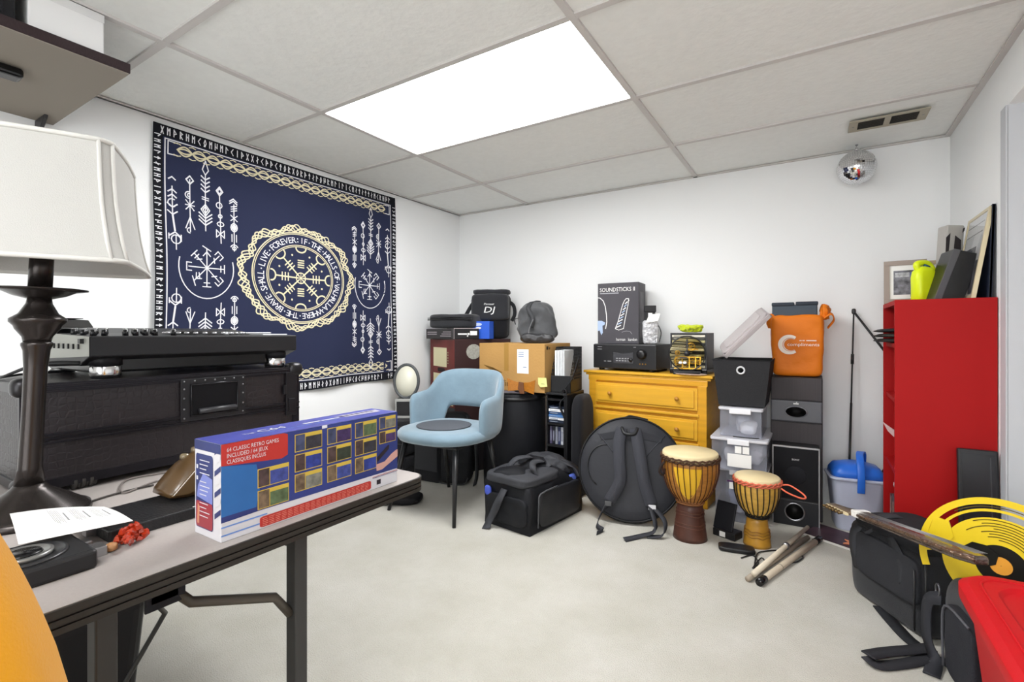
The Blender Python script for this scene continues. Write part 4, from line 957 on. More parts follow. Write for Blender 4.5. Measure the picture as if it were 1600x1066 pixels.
# local x = along the long side (away), y = to the left
DL, DWd = .455, .295
m = MB(); n1 = 26; n2 = 12
def duf(u, s):    # u 0..1 along, s: 0..1 around section from right-bottom over top to left-bottom
    tab = [(0, 0), (0, .10), (0, .19), (.012, .215), (.05, .235), (.14, .27), (.24, .26), (.283, .235), (.295, .20), (.295, .1), (.295, 0)]
    k = s*(len(tab)-1); i = min(int(k), len(tab)-2); f_ = k-i; y = tab[i][0]*(1-f_)+tab[i+1][0]*f_; z = tab[i][1]*(1-f_)+tab[i+1][1]*f_
    z *= 1+.09*math.sin(u*3.1)+.05*math.sin(u*13)*(1 if z > .2 else 0); p = Vector((u*DL, y, z))
    nn = noise.fractal(p*11+Vector((5, 2, 1)), 1, 2, 3)*.012
    return p+Vector((0, (.5-y/.295)*-2*nn if .02 < z < .2 else 0, nn if z > .2 else 0))
K = 22; vs = [duf(i/n1, k/K) for i in range(n1+1) for k in range(K+1)]; fs = [(i*(K+1)+k, i*(K+1)+k+1, (i+1)*(K+1)+k+1, (i+1)*(K+1)+k) for i in range(n1) for k in range(K)]
fs += [tuple(range(K, -1, -1)), tuple(n1*(K+1)+k for k in range(K+1))]
m.add(vs, fs, 0, True).build('body', NYLON, t, bev=.0)
MB().soft((.0+.13, .15, .215), (.30, .30, .055), k=5, amp=.008, fr=9, seed=52, N=14).build('lid', mat('#3a3b3f', .6, bump=.3, bscale=400), t)
MB().soft((.345, .15, .20), (.17, .27, .11), k=3, amp=.02, fr=9, seed=53, N=14, crease=.03).build('top_folds', mat('#35363a', .6, bump=.3, bscale=300), t)
MB().soft((-.004, .14, .03), (.03, .26, .14), k=5, amp=.008, fr=14, seed=54, N=10, crease=.01).build('end_pocket', NYLON, t)
MB().soft((.24, -.004, .02), (.36, .03, .17), k=7, amp=.005, fr=9, seed=55, N=12).build('side_pocket', mat('#1c1d21', .45, bump=.3, bscale=400), t)
MB().tube([(.05, -.012, .03), (.05, -.016, .15), (.07, -.014, .19), (.2, -.02, .20)], .004, 6, smooth_path=3).build('zip', mat('#4c4d50', .4), t)
MB().strap([(.10, .04, .258), (.10, .06, .30), (.16, .10, .305), (.24, .10, .295), (.24, .06, .27)], .032, (0, 1, .3), .005).strap([(.28, .14, .27), (.30, .10, .30), (.34, .05, .28), (.38, .01, .25), (.40, -.01, .20)], .032, (0, 1, .5), .005).strap([(.1, .22, .27), (.14, .2, .31), (.22, .17, .31), (.27, .2, .27)], .03, (0, 1, .3), .005).build('carry_strap', mat('#3c3d41', .7), t)
MB().strap([(-.012, .15, .20), (-.04, .16, .15), (-.03, .21, .07), (-.045, .23, .02), (-.07, .22, .004)], .045, (.2, 1, 0), .004).build('hanging_strap', mat('#3c3d41', .7), t)
MB().soft((.375, .012, .165), (.09, .02, .05), k=3, amp=.002, N=8).build('lining', mat('#5b6fc8', .5), t)
MB().soft((-.006, .265, .145), (.02, .04, .05), k=3, amp=.002, N=8).build('lining', mat('#4a5cc0', .5), t)

# ------------------------------------------------------------------ DRESSER and what stands on it
t, L = span('dresser', 'honey-yellow wooden chest of drawers against the back wall', 'dresser', (1.262, -.325), (2.05, -.392), 0)
PINE = mat('#d49a26', .32, var=.10, vscale=3, wave=(1, 6, 14)); PINE2 = mat('#daa430', .3, var=.08, vscale=3, wave=(1, 6, 14)); DT = .733; DD = .30
MB().box(.035, .025, .0, L-.035, DD, DT-.03).build('carcass', PINE, t, bev=.002)
m = MB(); m.box(.0, 0, DT-.016, L, DD, DT).box(.012, .01, DT-.03, L-.012, DD, DT-.016); m.build('top', PINE2, t, bev=.004, bseg=3)
MB().box(.03, .012, DT-.062, L-.03, .03, DT-.03).build('cornice', PINE, t, bev=.003)
MB().box(.035, .012, .0, .085, .03, DT-.06).box(L-.085, .012, 0, L-.035, .03, DT-.06).build('stile', PINE, t, bev=.002)
zs = [(.535, .66), (.365, .485), (.205, .325), (.085, .175)]
for i, (a, b) in enumerate(zs):
    d = MB(); d.box(.082, .006, a, L-.082, .03, b).box(.10, -.001, a+.014, L-.10, .01, b-.014); dr = d.build('drawer', PINE2, t, bev=.0035, bseg=3)
    for x in (.19, L-.19): MB().lathe([(.006, 0), (.006, .008), (.011, .014), (.013, .02), (.010, .026), (0, .028)], 20, (x, 0, (a+b)/2), T=RX(PI/2)).build('knob', mat('#b07a2a', .35), dr)
for z in (.50, .335, .185): MB().box(.075, .004, z, L-.075, .03, z+.016).build('rail', PINE2, t, bev=.003)
MB().box(.03, .008, .0, L-.03, .03, .07).build('plinth', PINE, t, bev=.003)
ZD = DT+.001
t, l2 = span('av_receiver', 'wide black home audio receiver with round volume knob, on the yellow dresser', 'receiver', (1.315, -.275), (1.725, -.318), ZD)
MB().box(0, 0, .012, l2, .27, .165).build('housing', mat('#2c2c2e', .45), t, bev=.003)
MB().box(-.001, -.008, .014, l2+.001, .0, .163).build('front_panel', mat('#222224', .35), t, bev=.004)
MB().prism([(.14, .048), (.27, .048), (.27, .118), (.255, .113), (.205, .106), (.155, .113), (.14, .118)], .002, Matrix(((1, 0, 0, 0), (0, 0, -1, -.008), (0, 1, 0, 0), (0, 0, 0, 1)))).build('display', mat('#3e3e42', .2), t)
k = MB().lathe([(.031, 0), (.031, .004), (.026, .006), (.026, .02), (.022, .024), (0, .024)], 36, (l2*.79, -.008, .105), T=RX(PI/2)).build('volume_knob', mat('#161618', .3), t)
MB().lathe([(.012, 0), (.012, .006), (0, .007)], 20, (l2*.62, -.0095, .07), T=RX(PI/2)).build('selector_knob', PLAST, t)
m = MB()
for i in range(5):
    for j in range(2): m.box(.158+i*.019, -.0105, .06+j*.014, .171+i*.019, -.0102, .066+j*.014)
for j in (.13, .145): m.box(.03, -.0085, j, .06, -.008, j+.004)
m.box(.1, -.0085, .055, .125, -.008, .06).box(.075, -.0085, .055, .09, -.008, .06).box(l2*.66, -.0085, .145, l2*.7, -.008, .149)
m.build('button_print', mat('#8d8d90', .5), t)
m = MB(); [m.lathe([(.004, 0), (.004, .002), (0, .0025)], 12, (l2*.76+i*.018, -.008, .047), T=RX(PI/2)) for i in range(3)]; m.build('socket', BRASS, t)
for x in (.04, l2-.04):
    for y in (.03, .23): MB().lathe([(.017, 0), (.019, .012)], 16, (x, y, 0)).build('foot', PLAST, t)
ZR = ZD+.166
t, l2 = span('speaker_carton', 'tall dark grey speaker retail box with white lettering, standing on the receiver', 'box', W(934, 536, 3.12), W(998, 536, 2.99), ZR)
SH = .385; SD = .165
MB().box(0, 0, 0, l2, SD, SH).build('carton', mat('#4c4a4f', .5, var=.06, vscale=6), t, bev=.002)
m = MB(); fr = lambda u, v, d=.0008: Vector((u*l2, -d, v*SH))
addtext(m, 'SOUNDSTICKS II', .036, fr(.05, .86, .001), (1, 0, 0), (0, 0, 1), 0, width=l2*.86)
qf(m, fr, .06, .825, .52, .84, 1)
addtext(m, 'harman   kardon', .026, fr(.46, .05, .001), (1, 0, 0), (0, 0, 1), 0, width=l2*.5)
def st3(m, fn, pl, w, mm, asp=1.0):
    v2, f2 = strokes2d([(u*l2, v*SH) for u, v in pl], w, False); m.add([fn(x/l2, y/SH, .0012) for x, y in v2], f2, mm)
st3(m, fr, [(.0, .765), (.06, .76), (.14, .71), (.19, .62), (.22, .48), (.23, .36), (.2, .25)], .005, 0)
for sx in (0, 1):
    st3(m, fr, [(.44+sx*.20, .25-sx*.0), (.50+sx*.17, .35+sx*.02), (.62+sx*.13, .64), (.66+sx*.10, .70+sx*.015)], .004, 0)
st3(m, fr, [(.66, .70), (.70, .735), (.76, .735), (.77, .70)], .004, 0); st3(m, fr, [(.44, .25), (.52, .225), (.64, .25)], .004, 0)
for k in range(9): st3(m, fr, [(.47+k*.027, .27+k*.048), (.57+k*.02, .30+k*.048)], .006, 2 if k % 2 else 0)
poly_on(m, fr, [(0, .38), (.10, .38), (.19, .35), (.17, .31), (.12, .30), (.13, .18), (.09, .14), (.05, .22), (0, .21)], 2, .001)
st3(m, fr, [(.60, .19), (.70, .21), (.80, .2), (.84, .16)], .002, 1)
m.build('front_print', [WHITE, mat('#a7a7ac', .5), mat('#a9bcd8', .4)], t)
m = MB(); sd = lambda u, v, d=.0008: Vector((l2+d, u*SD, v*SH)); qf(m, sd, .2, .1, .7, .85, 0, .0008); qf(m, sd, .0, .34, 1, .345, 1, .001); m.build('side_print', [mat('#6a686c', .5, var=.25, vscale=20), mat('#8a888c', .5)], t)
t = thing('wrapped_gadget', 'small gadget in silvery clear packaging with white tag, beside the speaker box', 'package', (W(1016, 535, 2.93).x, W(1016, 535, 2.93).y, ZR), .4)
MB().soft((0, 0, 0), (.095, .05, .15), k=5, amp=.006, fr=30, seed=61, N=12, crease=.012).build('blister', mat('#c9c9cc', .12, .25, bump=1.2, bscale=70, var=.5, vscale=50), t)
MB().box(-.03, .0, .14, .03, .03, .20).box(-.035, -.004, .195, .035, .034, .235).build('plug_housing', PLAST, t, bev=.004)
MB().box(-.012, -.002, .165, .012, -.0005, .19).build('logo_patch', WHITE, t)
MB().add([(-.03, -.03, .13), (.04, -.035, .14), (.055, -.03, .185), (-.01, -.028, .18)], [(0, 1, 2, 3)]).build('paper_tag', PAPER, t, solid=.0008)
MB().strap([(.05, -.01, .01), (.062, -.01, .07), (.045, 0, .12)], .012, (0, 1, 0), .004).build('cable', PLAST, t)
# cd rack
ra, rb = at(1050, 577, 'z', ZD), at(1112, 583, 'z', ZD)
t, l2 = span('disc_tower', 'black open rack packed with gold and silver edged discs, on the dresser', 'rack', (1.80, -.295), (2.005, -.312), ZD)
RH = .235
MB().box(0, 0, 0, .008, .15, RH).box(l2-.008, 0, 0, l2, .15, RH).box(0, 0, RH-.008, l2, .15, RH).box(0, .142, 0, l2, .15, RH).box(0, 0, .028, l2, .15, .034).build('frame', mat('#38383a', .45), t, bev=.001)
MB().box(-.002, -.004, 0, l2+.002, .15, .028).build('base', GLOSS, t, bev=.003)
cols_ = ['#b9b39a', '#2a2a2a', '#cfc9a8', '#55544c', '#8e8a70', '#1f1f22', '#d9d6c8', '#77745f', '#2a2a2a', '#b5ab78', '#44443f', '#cfcabb']
nm_ = ['lowest', 'second from bottom', 'third from bottom', 'fourth from bottom', 'fifth from bottom', 'sixth from bottom', 'sixth from top', 'fifth from top', 'fourth from top', 'third from top', 'second from top', 'topmost']
for k in range(12):
    o = thing('disc_case', 'disc case in the rack on the dresser, '+nm_[k]+' of twelve', 'disc case', t.location, t.rotation_euler.z, 'disc cases in the rack on the dresser')
    z = .036+k*.0158; MB().box(.010, .002, z, l2-.010, .13, z+.0135).build('case', mat(cols_[k], .3), o, bev=.001); MB().box(.02, .001, z+.004, l2*.5+.01*(k % 3), .002, z+.010).build('title_strip', mat('#8d8a7c', .4), o)
t2 = thing('round_skeleton_clock', 'round glass-faced clock with black rim and gold clockwork, in front of the disc rack', 'clock', tuple(at(1083, 575, 'z', ZD)-Vector((0, .012, 0))), .25)
t2.location = (1.905, -.343, ZD)
MB().tube([(.096*math.cos(a), 0, .118+.098*math.sin(a)) for a in [2*PI*k/48 for k in range(48)]], .0035, 8, close=True).build('rim', mat('#1a1a1c', .3), t2)
MB().lathe([(.094, -.001), (.094, .001)], 48, (0, 0, .118), T=RX(PI/2)).build('glass', mat('#f1ead0', .05, trans=1, ior=1.1), t2)
MB().box(-.075, -.014, 0, .075, .014, .022).build('base', GLOSS, t2, bev=.003)
m = MB(); GD = mat('#c9a24a', .3, .9)
for x, z, r in ((-.045, .075, .022), (-.01, .06, .014), (.03, .08, .02), (.06, .07, .012), (.02, .155, .022), (-.05, .12, .012)):
    m.tube([(x+r*math.cos(a), .004, z+r*math.sin(a)) for a in [2*PI*k/20 for k in range(20)]], .0028, 6, close=True)
    for a in (0, PI/3, 2*PI/3): m.tube([(x-r*math.cos(a), .004, z-r*math.sin(a)), (x+r*math.cos(a), .004, z+r*math.sin(a))], .0018, 5)
m.box(-.07, .002, .03, .075, .007, .036).box(-.06, .002, .095, .07, .006, .10).box(.0, .002, .14, .06, .006, .145)
for x in (-.06, -.025, .012, .045, .07): m.box(x-.003, .002, .03, x+.003, .006, .1)
m.build('clockwork', GD, t2)
MB().cyl((0, -.002, .118), (0, -.006, .118), .016, seg=20).box(-.004, -.005, .118, .004, -.002, .2).box(-.04, -.005, .09, .0, -.003, .098).build('dial_hands', mat('#242426', .35), t2)
m = MB(); [m.soft((x, -.008, .058), (.02, .008, .016), k=2.5, amp=0, N=5) for x in (-.035, -.012)]; m.build('white_beads', WHITE, t2)
t = thing('yellow_green_cloth', 'crumpled yellow-green cloth lying on top of the disc rack', 'cloth', (1.905, -.23, ZD+RH+.0015), .1)
MB().soft((0, 0, 0), (.15, .10, .055), k=2.6, amp=.018, fr=22, seed=71, N=18, crease=.03).build('cloth', mat('#c5d21c', .8, bump=.4, bscale=150, sheen=.4), t, sub=1)
t = thing('pink_oval_dish', 'flat pinkish patterned oval dish on the front right of the dresser top', 'dish', (1.93, -.378+.015, ZD), -.06)
MB().lathe([(.07, 0), (.085, .003), (.088, .006), (.084, .007), (.07, .0045), (0, .004)], 40, T=Matrix.Scale(.45, 4, (0, 1, 0))).build('plate', mat('#c9b0a2', .4, var=.2, vscale=50), t)
MB().lathe([(.05, .0046), (.052, .005), (.0, .0052)], 30, T=Matrix.Scale(.45, 4, (0, 1, 0))).build('pattern', mat('#8d746a', .5, var=.5, vscale=120), t)

# ------------------------------------------------------------------ round cymbal bag leaning on the dresser
t = thing('cymbal_bag', 'large round black cymbal bag with two shoulder straps, leaning against the yellow dresser', 'bag', (1.723, -.79, .004), .30)
TL = RX(PI/2-.46)      # disc plane leaning back
R_ = .268
T_ = RX(-.40) @ TR(0, 0, R_) @ RX(PI/2)
MB().lathe([(0, -.03), (R_*.7, -.034), (R_*.95, -.03), (R_, -.022), (R_, .022), (R_*.95, .034), (R_*.75, .042), (R_*.5, .046), (0, .048)], 64, T=T_).build('body', mat('#25262b', .5, bump=.35, bscale=14, sheen=.2), t)
MB().tube([T_ @ Vector(((R_-.002)*math.cos(a), (R_-.002)*math.sin(a), .03)) for a in [2*PI*k/64 for k in range(64)]], .005, 8, close=True).build('piping', mat('#131315', .5), t)
MB().tube([T_ @ Vector((R_*math.cos(a), R_*math.sin(a), 0)) for a in [2*PI*k/64 for k in range(64)]], .004, 6, close=True).build('zip', PLAST, t)
P3 = lambda x, y, d: T_ @ Vector((x, y, d))
nz = (T_.to_3x3() @ Vector((0, 0, 1)))
for s_ in (-1, 1):
    MB().strap([P3(s_*.035-.01, .20, .05), P3(s_*.048-.01, .12, .075), P3(s_*.055, .02, .085), P3(s_*.062+.01, -.08, .075), P3(s_*.085+.02*s_, -.18, .052)], .058, list([T_.to_3x3() @ Vector((1, 0, 0))])*5, .012).build('shoulder_strap', mat('#3b3c42', .7, bump=.4, bscale=500), t)
    st_ = MB()
    if s_ < 0: st_.strap([P3(-.10, -.185, .05), P3(-.13, -.22, .06), (-.155, -.12, .02), (-.125, -.14, .004), (-.15, -.19, .004)], .024, (.3, .2, 1), .003)
    else: st_.strap([P3(.10, -.185, .055), (.12, -.13, .03), (.05, -.17, .006), (-.02, -.225, .004)], .026, (.3, 1, .3), .003).strap([P3(.12, -.19, .05), (.165, -.11, .06), (.15, -.15, .012), (.08, -.16, .004)], .026, (.5, 1, .2), .003)
    st_.build('strap_tail', mat('#34353a', .7), t)
    x = .115*s_+.0*s_; MB().box(-.018, -.012, -.004, .018, .012, .004, T=T_ @ TR(s_*.108, -.19, .058)).build('buckle', mat('#1a1a1c' if s_ < 0 else '#b9b9bb', .4), t, bev=.002)
MB().tube([P3(-.13+.09*math.cos(a), -.0+.11*math.sin(a), .0455) for a in [PI*.45+PI*.9*k/16 for k in range(17)]], .003, 6).build('zip', mat('#101012', .4), t)
for s_ in (-1, 1): MB().tube([P3(s_*.05, .02, .048), P3(s_*.12, .11, .0465), P3(s_*.175, .175, .042)], .0022, 6).build('seam', mat('#3d3e44', .5), t)
pa = MB()
for s_ in (-1, 1):
    pa.add([P3(s_*.05, .19, .0462), P3(s_*.165, .165, .0445), P3(s_*.155, .135, .0455), P3(s_*.05, .15, .0475)], [(0, 1, 2, 3) if s_ < 0 else (3, 2, 1, 0)])
pa.build('panel', mat('#222328', .6), t, solid=.001)
MB().tube([P3(-.045, .205, .05), P3(-.03, .17, .07), P3(.02, .17, .07), P3(.035, .205, .05)], .009, 8, smooth_path=4).build('grab_handle', PLAST, t)
MB().strap([P3(-.03, R_, 0), P3(.0, R_+.012, 0), P3(.09, R_-.005, 0)], .03, list([T_.to_3x3() @ Vector((0, 0, 1))])*3, .006).build('top_tab', WEB, t)

# ------------------------------------------------------------------ DJEMBES
def djembe(loc, label, R, H, shell, foot, rope, plate, rz, tilt):
    t = thing('djembe', label, 'drum', loc, rz, 'goblet drums on the carpet'); t.rotation_euler = (tilt[0], tilt[1], rz)
    zb = H*.42
    MB().lathe([(R*.62, 0), (R*.60, H*.04), (R*.53, H*.2), (R*.47, H*.34), (R*.44, zb)], 48).build('foot', foot, t)
    MB().lathe([(R*.44, zb), (R*.50, zb+.01), (R*.78, H*.55), (R*.95, H*.72), (R*1.0, H*.86), (R*.97, H*.975)], 48).build('bowl', shell, t)
    hd = MB().lathe([(R*1.0, H*.925), (R*1.01, H*.95), (R*1.0, H*.985), (R*.96, H), (0, H*1.003)], 56).build('drumhead', mat('#d9c79c', .55, var=.10, vscale=7), t)
    rg = MB(); 
    for z, r in ((H*.915, R*1.035), (H*.95, R*1.04)): rg.tube([(r*math.cos(a), r*math.sin(a), z+.003*math.sin(a*24)) for a in [2*PI*k/96 for k in range(96)]], .0042, 6, close=True)
    rg.build('rope_ring', rope, t)
    MB().tube([(R*.50*math.cos(a), R*.50*math.sin(a), zb+.012+.003*math.sin(a*14)) for a in [2*PI*k/64 for k in range(64)]], .006, 6, close=True).tube([(R*.485*math.cos(a), R*.485*math.sin(a), zb+.0) for a in [2*PI*k/40 for k in range(40)]], .005, 6, close=True).build('base_ring', mat('#8a5c38', .6) if R > .11 else mat('#1d1a18', .6), t)
    n = 30 if R > .11 else 24
    for k in range(n):
        a = 2*PI*k/n; pts = [(q*math.cos(a+da), q*math.sin(a+da), z) for q, z, da in ((R*1.03, H*.93, 0), (R*1.035, H*.84, .0), (R*.985, H*.72, .02), (R*.82, H*.565, .04), (R*.54, zb+.012, .05))]
        MB().tube(pts, .0019 if R > .11 else .0024, 5, smooth_path=3).build('rope', mat('#4a2a1c', .7) if R > .11 else mat('#26211c', .6), t)
    kn = MB()
    m2 = MB()
    for k in range(n):
        a = 2*PI*(k+.5)/n; m2.tube([(R*1.045*math.cos(a-.07), R*1.045*math.sin(a-.07), H*.912), (R*1.075*math.cos(a), R*1.075*math.sin(a), H*.932), (R*1.045*math.cos(a+.07), R*1.045*math.sin(a+.07), H*.955)], .0032, 5)
    m2.build('rope_loops', rope, t)
    return t
c1 = Vector((2.018, -.80, 0))
t = djembe(c1, 'taller goblet drum with dark brown carved foot and yellow painted bowl', .125, .41, mat('#a8702c', .4, var=.2, vscale=9, wave=(3, 3, 12)), mat('#4a2a20', .45, var=.25, vscale=14), mat('#4b3426', .7), 0, .3, (0, 0))
YP = mat('#e0b022', .4); 
def patch(t, R, H, a0, a1, z0, z1, m_, name='painted_patch'):
    mb = MB(); N = 14; M = 8
    pr_ = [(R*.50, H*.44), (R*.78, H*.55), (R*.95, H*.72), (R*1.0, H*.86)]
    def rad(z):
        for (r0, q0), (r1, q1) in zip(pr_, pr_[1:]):
            if z <= q1: return r0+(r1-r0)*(z-q0)/(q1-q0)
        return R
    for i in range(N+1):
        u = i/N; lo = z0+(z1-z0)*(1-math.sin(u*PI)**.6)*.9
        for k in range(M+1): z = lo+(z1-lo)*k/M; a = a0+(a1-a0)*u; r = rad(z)+.0012; mb.v.append(Vector((r*math.cos(a), r*math.sin(a), z)))
    for i in range(N):
        for k in range(M): mb.f.append((i*(M+1)+k, (i+1)*(M+1)+k, (i+1)*(M+1)+k+1, i*(M+1)+k+1)); mb.m.append(0); mb.sm.append(True)
    return mb.build(name, m_, t)
patch(t, .125, .41, -1.95-.3, -.95-.3, .205, .355, YP)
MB().tube([(-.118, -.06, .365), (-.135, -.062, .34), (-.14, -.06, .315), (-.125, -.05, .30), (-.115, -.045, .33)], .006, 8, smooth_path=4).build('carry_loop', mat('#2c221e', .7), t)
m = MB()
for z in (.06, .075, .115, .13): m.tube([((.0735-z*.09)*math.cos(a), (.0735-z*.09)*math.sin(a), z+.006*abs(((a*3/PI) % 2)-1)) for a in [2*PI*k/48 for k in range(48)]], .0022, 5, close=True)
m.build('carving', mat('#5a3628', .4), t)
c2 = Vector((2.295, -.715, 0))
t = djembe(c2, 'smaller goblet drum with golden carved foot and orange rope around its head', .095, .315, mat('#c49a44', .35, var=.15, vscale=8, wave=(3, 3, 10)), mat('#b0812c', .35, var=.2, vscale=12), mat('#cf6a50', .6), 0, .1, (0, 0))
MB().tube([(.095, -.06, .285), (.12, -.08, .275), (.165, -.085, .262), (.185, -.075, .262), (.175, -.06, .275), (.13, -.03, .295), (.10, -.02, .29)], .0035, 8, smooth_path=4).build('orange_cord', mat('#e06a4e', .6), t)
m = MB()
for z in (.045, .058, .071): m.tube([((.0575-z*.075)*math.cos(a), (.0575-z*.075)*math.sin(a), z+.003*math.sin(a*7)) for a in [2*PI*k/48 for k in range(48)]], .0022, 5, close=True)
m.build('carving', mat('#8f6420', .4), t)

# ------------------------------------------------------------------ storage bins by the dresser
CLR = mat('#dfe2ee', .15, trans=.75, ior=1.12, alpha=.42); LIDM = mat('#e2e2e8', .3, trans=.2, alpha=.92)
def clearbin(x0, y0, x1, y1, z0, h, label, seed, inner):
    t = thing('clear_storage_bin', label, 'bin', ((x0+x1)/2, (y0+y1)/2, z0), 0, 'clear bins stacked beside the dresser')
    w, d = (x1-x0)/2, (y1-y0)/2
    m = MB(); th = .003
    for (a, b, c_, d_) in ((-w, -d, w, -d+th), (-w, d-th, w, d), (-w, -d, -w+th, d), (w-th, -d, w, d)): m.box(a, b, 0, c_, d_, h-.02)
    m.box(-w, -d, 0, w, d, .003); m.build('tub', CLR, t)
    MB().prism(roundrect(-w-.008, -d-.008, w+.008, d+.008, .015), .014, None, 0, h-.018).build('lid', LIDM, t, bev=.003)
    MB().box(-.05, -d-.016, h-.034, .05, -d-.006, h-.008).build('latch', mat('#e6e6ea', .3), t, bev=.003)
    rnd = random.Random(seed)
    for i, c_ in enumerate(inner):
        s_ = (rnd.uniform(.7, 1.0)*w, rnd.uniform(.5, .8)*d, rnd.uniform(.4, .6)*h)
        MB().soft((rnd.uniform(-.4, .4)*w, -d*.35+rnd.uniform(-.1, .4)*d, .004+(i % 2)*h*.18), s_, k=3.5, amp=.01, fr=20, seed=seed+i, N=8, crease=.01).build('contents', mat(c_, .7), t)
    return t
BX0, BX1, BY0, BY1 = 2.078, 2.315, -.50, -.14
t = clearbin(BX0, BY0+.02, BX1-.0, BY1, 0, .275, 'lowest of three stacked clear bins beside the dresser, with a white label', 3, ['#aeb2c4', '#9aa0ba', '#c9c9d2', '#b4b8c8'])
MB().box(-.05, -.185, .17, .0, -.1835, .215).build('paper_label', PAPER, t); MB().box(-.06, -.186, .205, .02, -.1845, .214).build('purple_stripe', mat('#5a3560', .6), t)
t = clearbin(BX0-.01, BY0-.03, BX1+.005, BY1, .276, .165, 'middle and widest of three stacked clear bins beside the dresser', 5, ['#dadade', '#c5c5ca', '#e5e5e8', '#b5b5bb'])
for a_, b_, c_, d_ in ((-.05, .02, .06, .085), (-.015, .09, .015, .125), (.02, .09, .05, .125)): MB().box(a_, -.206, b_, c_, -.2045, d_).build('paper_label', PAPER, t)
t = clearbin(BX0+.025, BY0+.0, BX1-.02, BY1-.05, .442, .15, 'topmost and smallest of three stacked clear bins, below the black fabric bin', 9, ['#e8e8ea', '#c9ccd4', '#d5d5da'])
t2 = tag(MB().tube([(2.17, -.535, .4475), (2.22, -.538, .4475), (2.27, -.532, .4475), (2.285, -.52, .4475)], .003, 8, smooth_path=4).build('cable', PLAST), 'short black cable lying on the lid of the middle clear bin', 'cable')
t = thing('black_fabric_bin', 'black tapered fabric bin with a round white-rimmed eyelet, on top of the clear bins', 'bin', (2.20, -.345, .5935))
FB = mat('#2e2e30', .85, bump=.4, bscale=400)
m = MB(); 
def frust(m, w0, d0, w1, d1, z0, z1, th):
    o = [[(-w0, -d0, z0), (w0, -d0, z0), (w0, d0, z0), (-w0, d0, z0)], [(-w1, -d1, z1), (w1, -d1, z1), (w1, d1, z1), (-w1, d1, z1)]]
    i = [[(-w0+th, -d0+th, z0+th), (w0-th, -d0+th, z0+th), (w0-th, d0-th, z0+th), (-w0+th, d0-th, z0+th)], [(-w1+th, -d1+th, z1), (w1-th, -d1+th, z1), (w1-th, d1-th, z1), (-w1+th, d1-th, z1)]]
    vs = o[0]+o[1]+i[0]+i[1]; fs = [(3, 2, 1, 0), (8, 9, 10, 11)]
    for k in range(4): l = (k+1) % 4; fs += [(k, l, 4+l, 4+k), (8+l, 8+k, 12+k, 12+l), (4+k, 4+l, 12+l, 12+k)]
    m.add(vs, fs)
frust(m, .108, .125, .135, .150, 0, .235, .006); m.build('bin_body', FB, t, bev=.002)
m = MB(); vs = [(-.136, -.151, .222), (.136, -.151, .222), (.136, .151, .222), (-.136, .151, .222), (-.137, -.152, .237), (.137, -.152, .237), (.137, .152, .237), (-.137, .152, .237)]
MB().tube([Vector((x, y, .236)) for x, y in ((-.135, -.15), (.135, -.15), (.135, .15), (-.135, .15))], .0035, 6, close=True).build('hem', FB, t)
ey = -.125-.025*.185/.235-.001
MB().lathe([(.013, 0), (.013, .003), (.021, .003), (.0215, 0)], 32, (-.0, ey, .185), T=RX(PI/2+.10)).build('eyelet', mat('#d9d9dc', .3, .3), t)
MB().lathe([(.0135, .0008), (0, .0009)], 24, (0, ey, .185), T=RX(PI/2+.10)).build('eyelet_hole', mat('#050505', .9), t)
# tilted lid
la, lb = W(1122, 582, 2.52), W(1197, 497, 2.55)
t = thing('grey_bin_lid', 'pale grey plastic bin lid standing tilted on the black fabric bin', 'lid', (2.10, -.37, .868)); t.rotation_euler = (.27, -math.radians(46), .05)
MB().prism(roundrect(0, -.10, .29, .12, .03), .014, None, 0, 0).build('lid_plate', mat('#b0a8a8', .5), t, bev=.004, bseg=3)
MB().prism(roundrect(.03, -.07, .26, .09, .03), .008, None, 0, .012).build('raised_panel', mat('#b8b0b0', .5), t, bev=.003)
m = MB(); m.box(-.006, -.106, -.014, .296, -.098, .006).box(-.006, .118, -.014, .296, .126, .006).box(-.006, -.106, -.014, .002, .126, .006).box(.288, -.106, -.014, .296, .126, .006); m.build('rim', mat('#aaa2a2', .5), t, bev=.002)

# ------------------------------------------------------------------ speakers
t = thing('tower_speaker', 'tall charcoal floor speaker with a wide slot port, behind the smaller black speaker', 'speaker', (2.318, -.27, 0))
TWm = mat('#4a4648', .6, bump=.2, bscale=400, var=.08, vscale=3, wave=(60, 60, 1)); tw, td, thh = .235, .235, .735
MB().box(0, .008, 0, tw, td, thh).build('cabinet', mat('#3f3c3e', .55), t, bev=.003)
MB().box(.004, 0, .62, tw-.004, .009, thh-.004).build('upper_grille', TWm, t, bev=.002)
MB().box(.004, 0, .01, tw-.004, .009, .50).build('lower_grille', TWm, t, bev=.002)
MB().box(.002, -.004, .505, tw-.002, .009, .615).build('port_panel', mat('#56575d', .35), t, bev=.006, bseg=3)
MB().lathe([(.052, 0), (.05, .004), (.046, .0045)], 40, (tw*.5, -.0042, .558), T=RX(PI/2) @ Matrix.Scale(.58, 4, (0, 1, 0)), cap=False).build('port_rim', mat('#8a8a90', .3, .6), t)
MB().lathe([(.048, 0), (0, .0012)], 40, (tw*.5, -.0045, .558), T=RX(PI/2) @ Matrix.Scale(.58, 4, (0, 1, 0))).build('port', mat('#060606', .6), t)
m = MB().box(tw*.5-.012, -.0052, .597, tw*.5+.012, -.0042, .603).box(tw*.5, -.0052, .606, tw*.5+.006, -.0042, .609); m.build('badge', WHITE, t)
t = thing('small_black_speaker', 'black floor speaker with silver edges and round port, in front of the tower speaker', 'speaker', (2.335, -.39, 0), .03)
sw, sdp, sh_ = .205, .105, .40
MB().box(0, .004, 0, sw, sdp, sh_).build('cabinet', mat('#1b1b1d', .45), t, bev=.002)
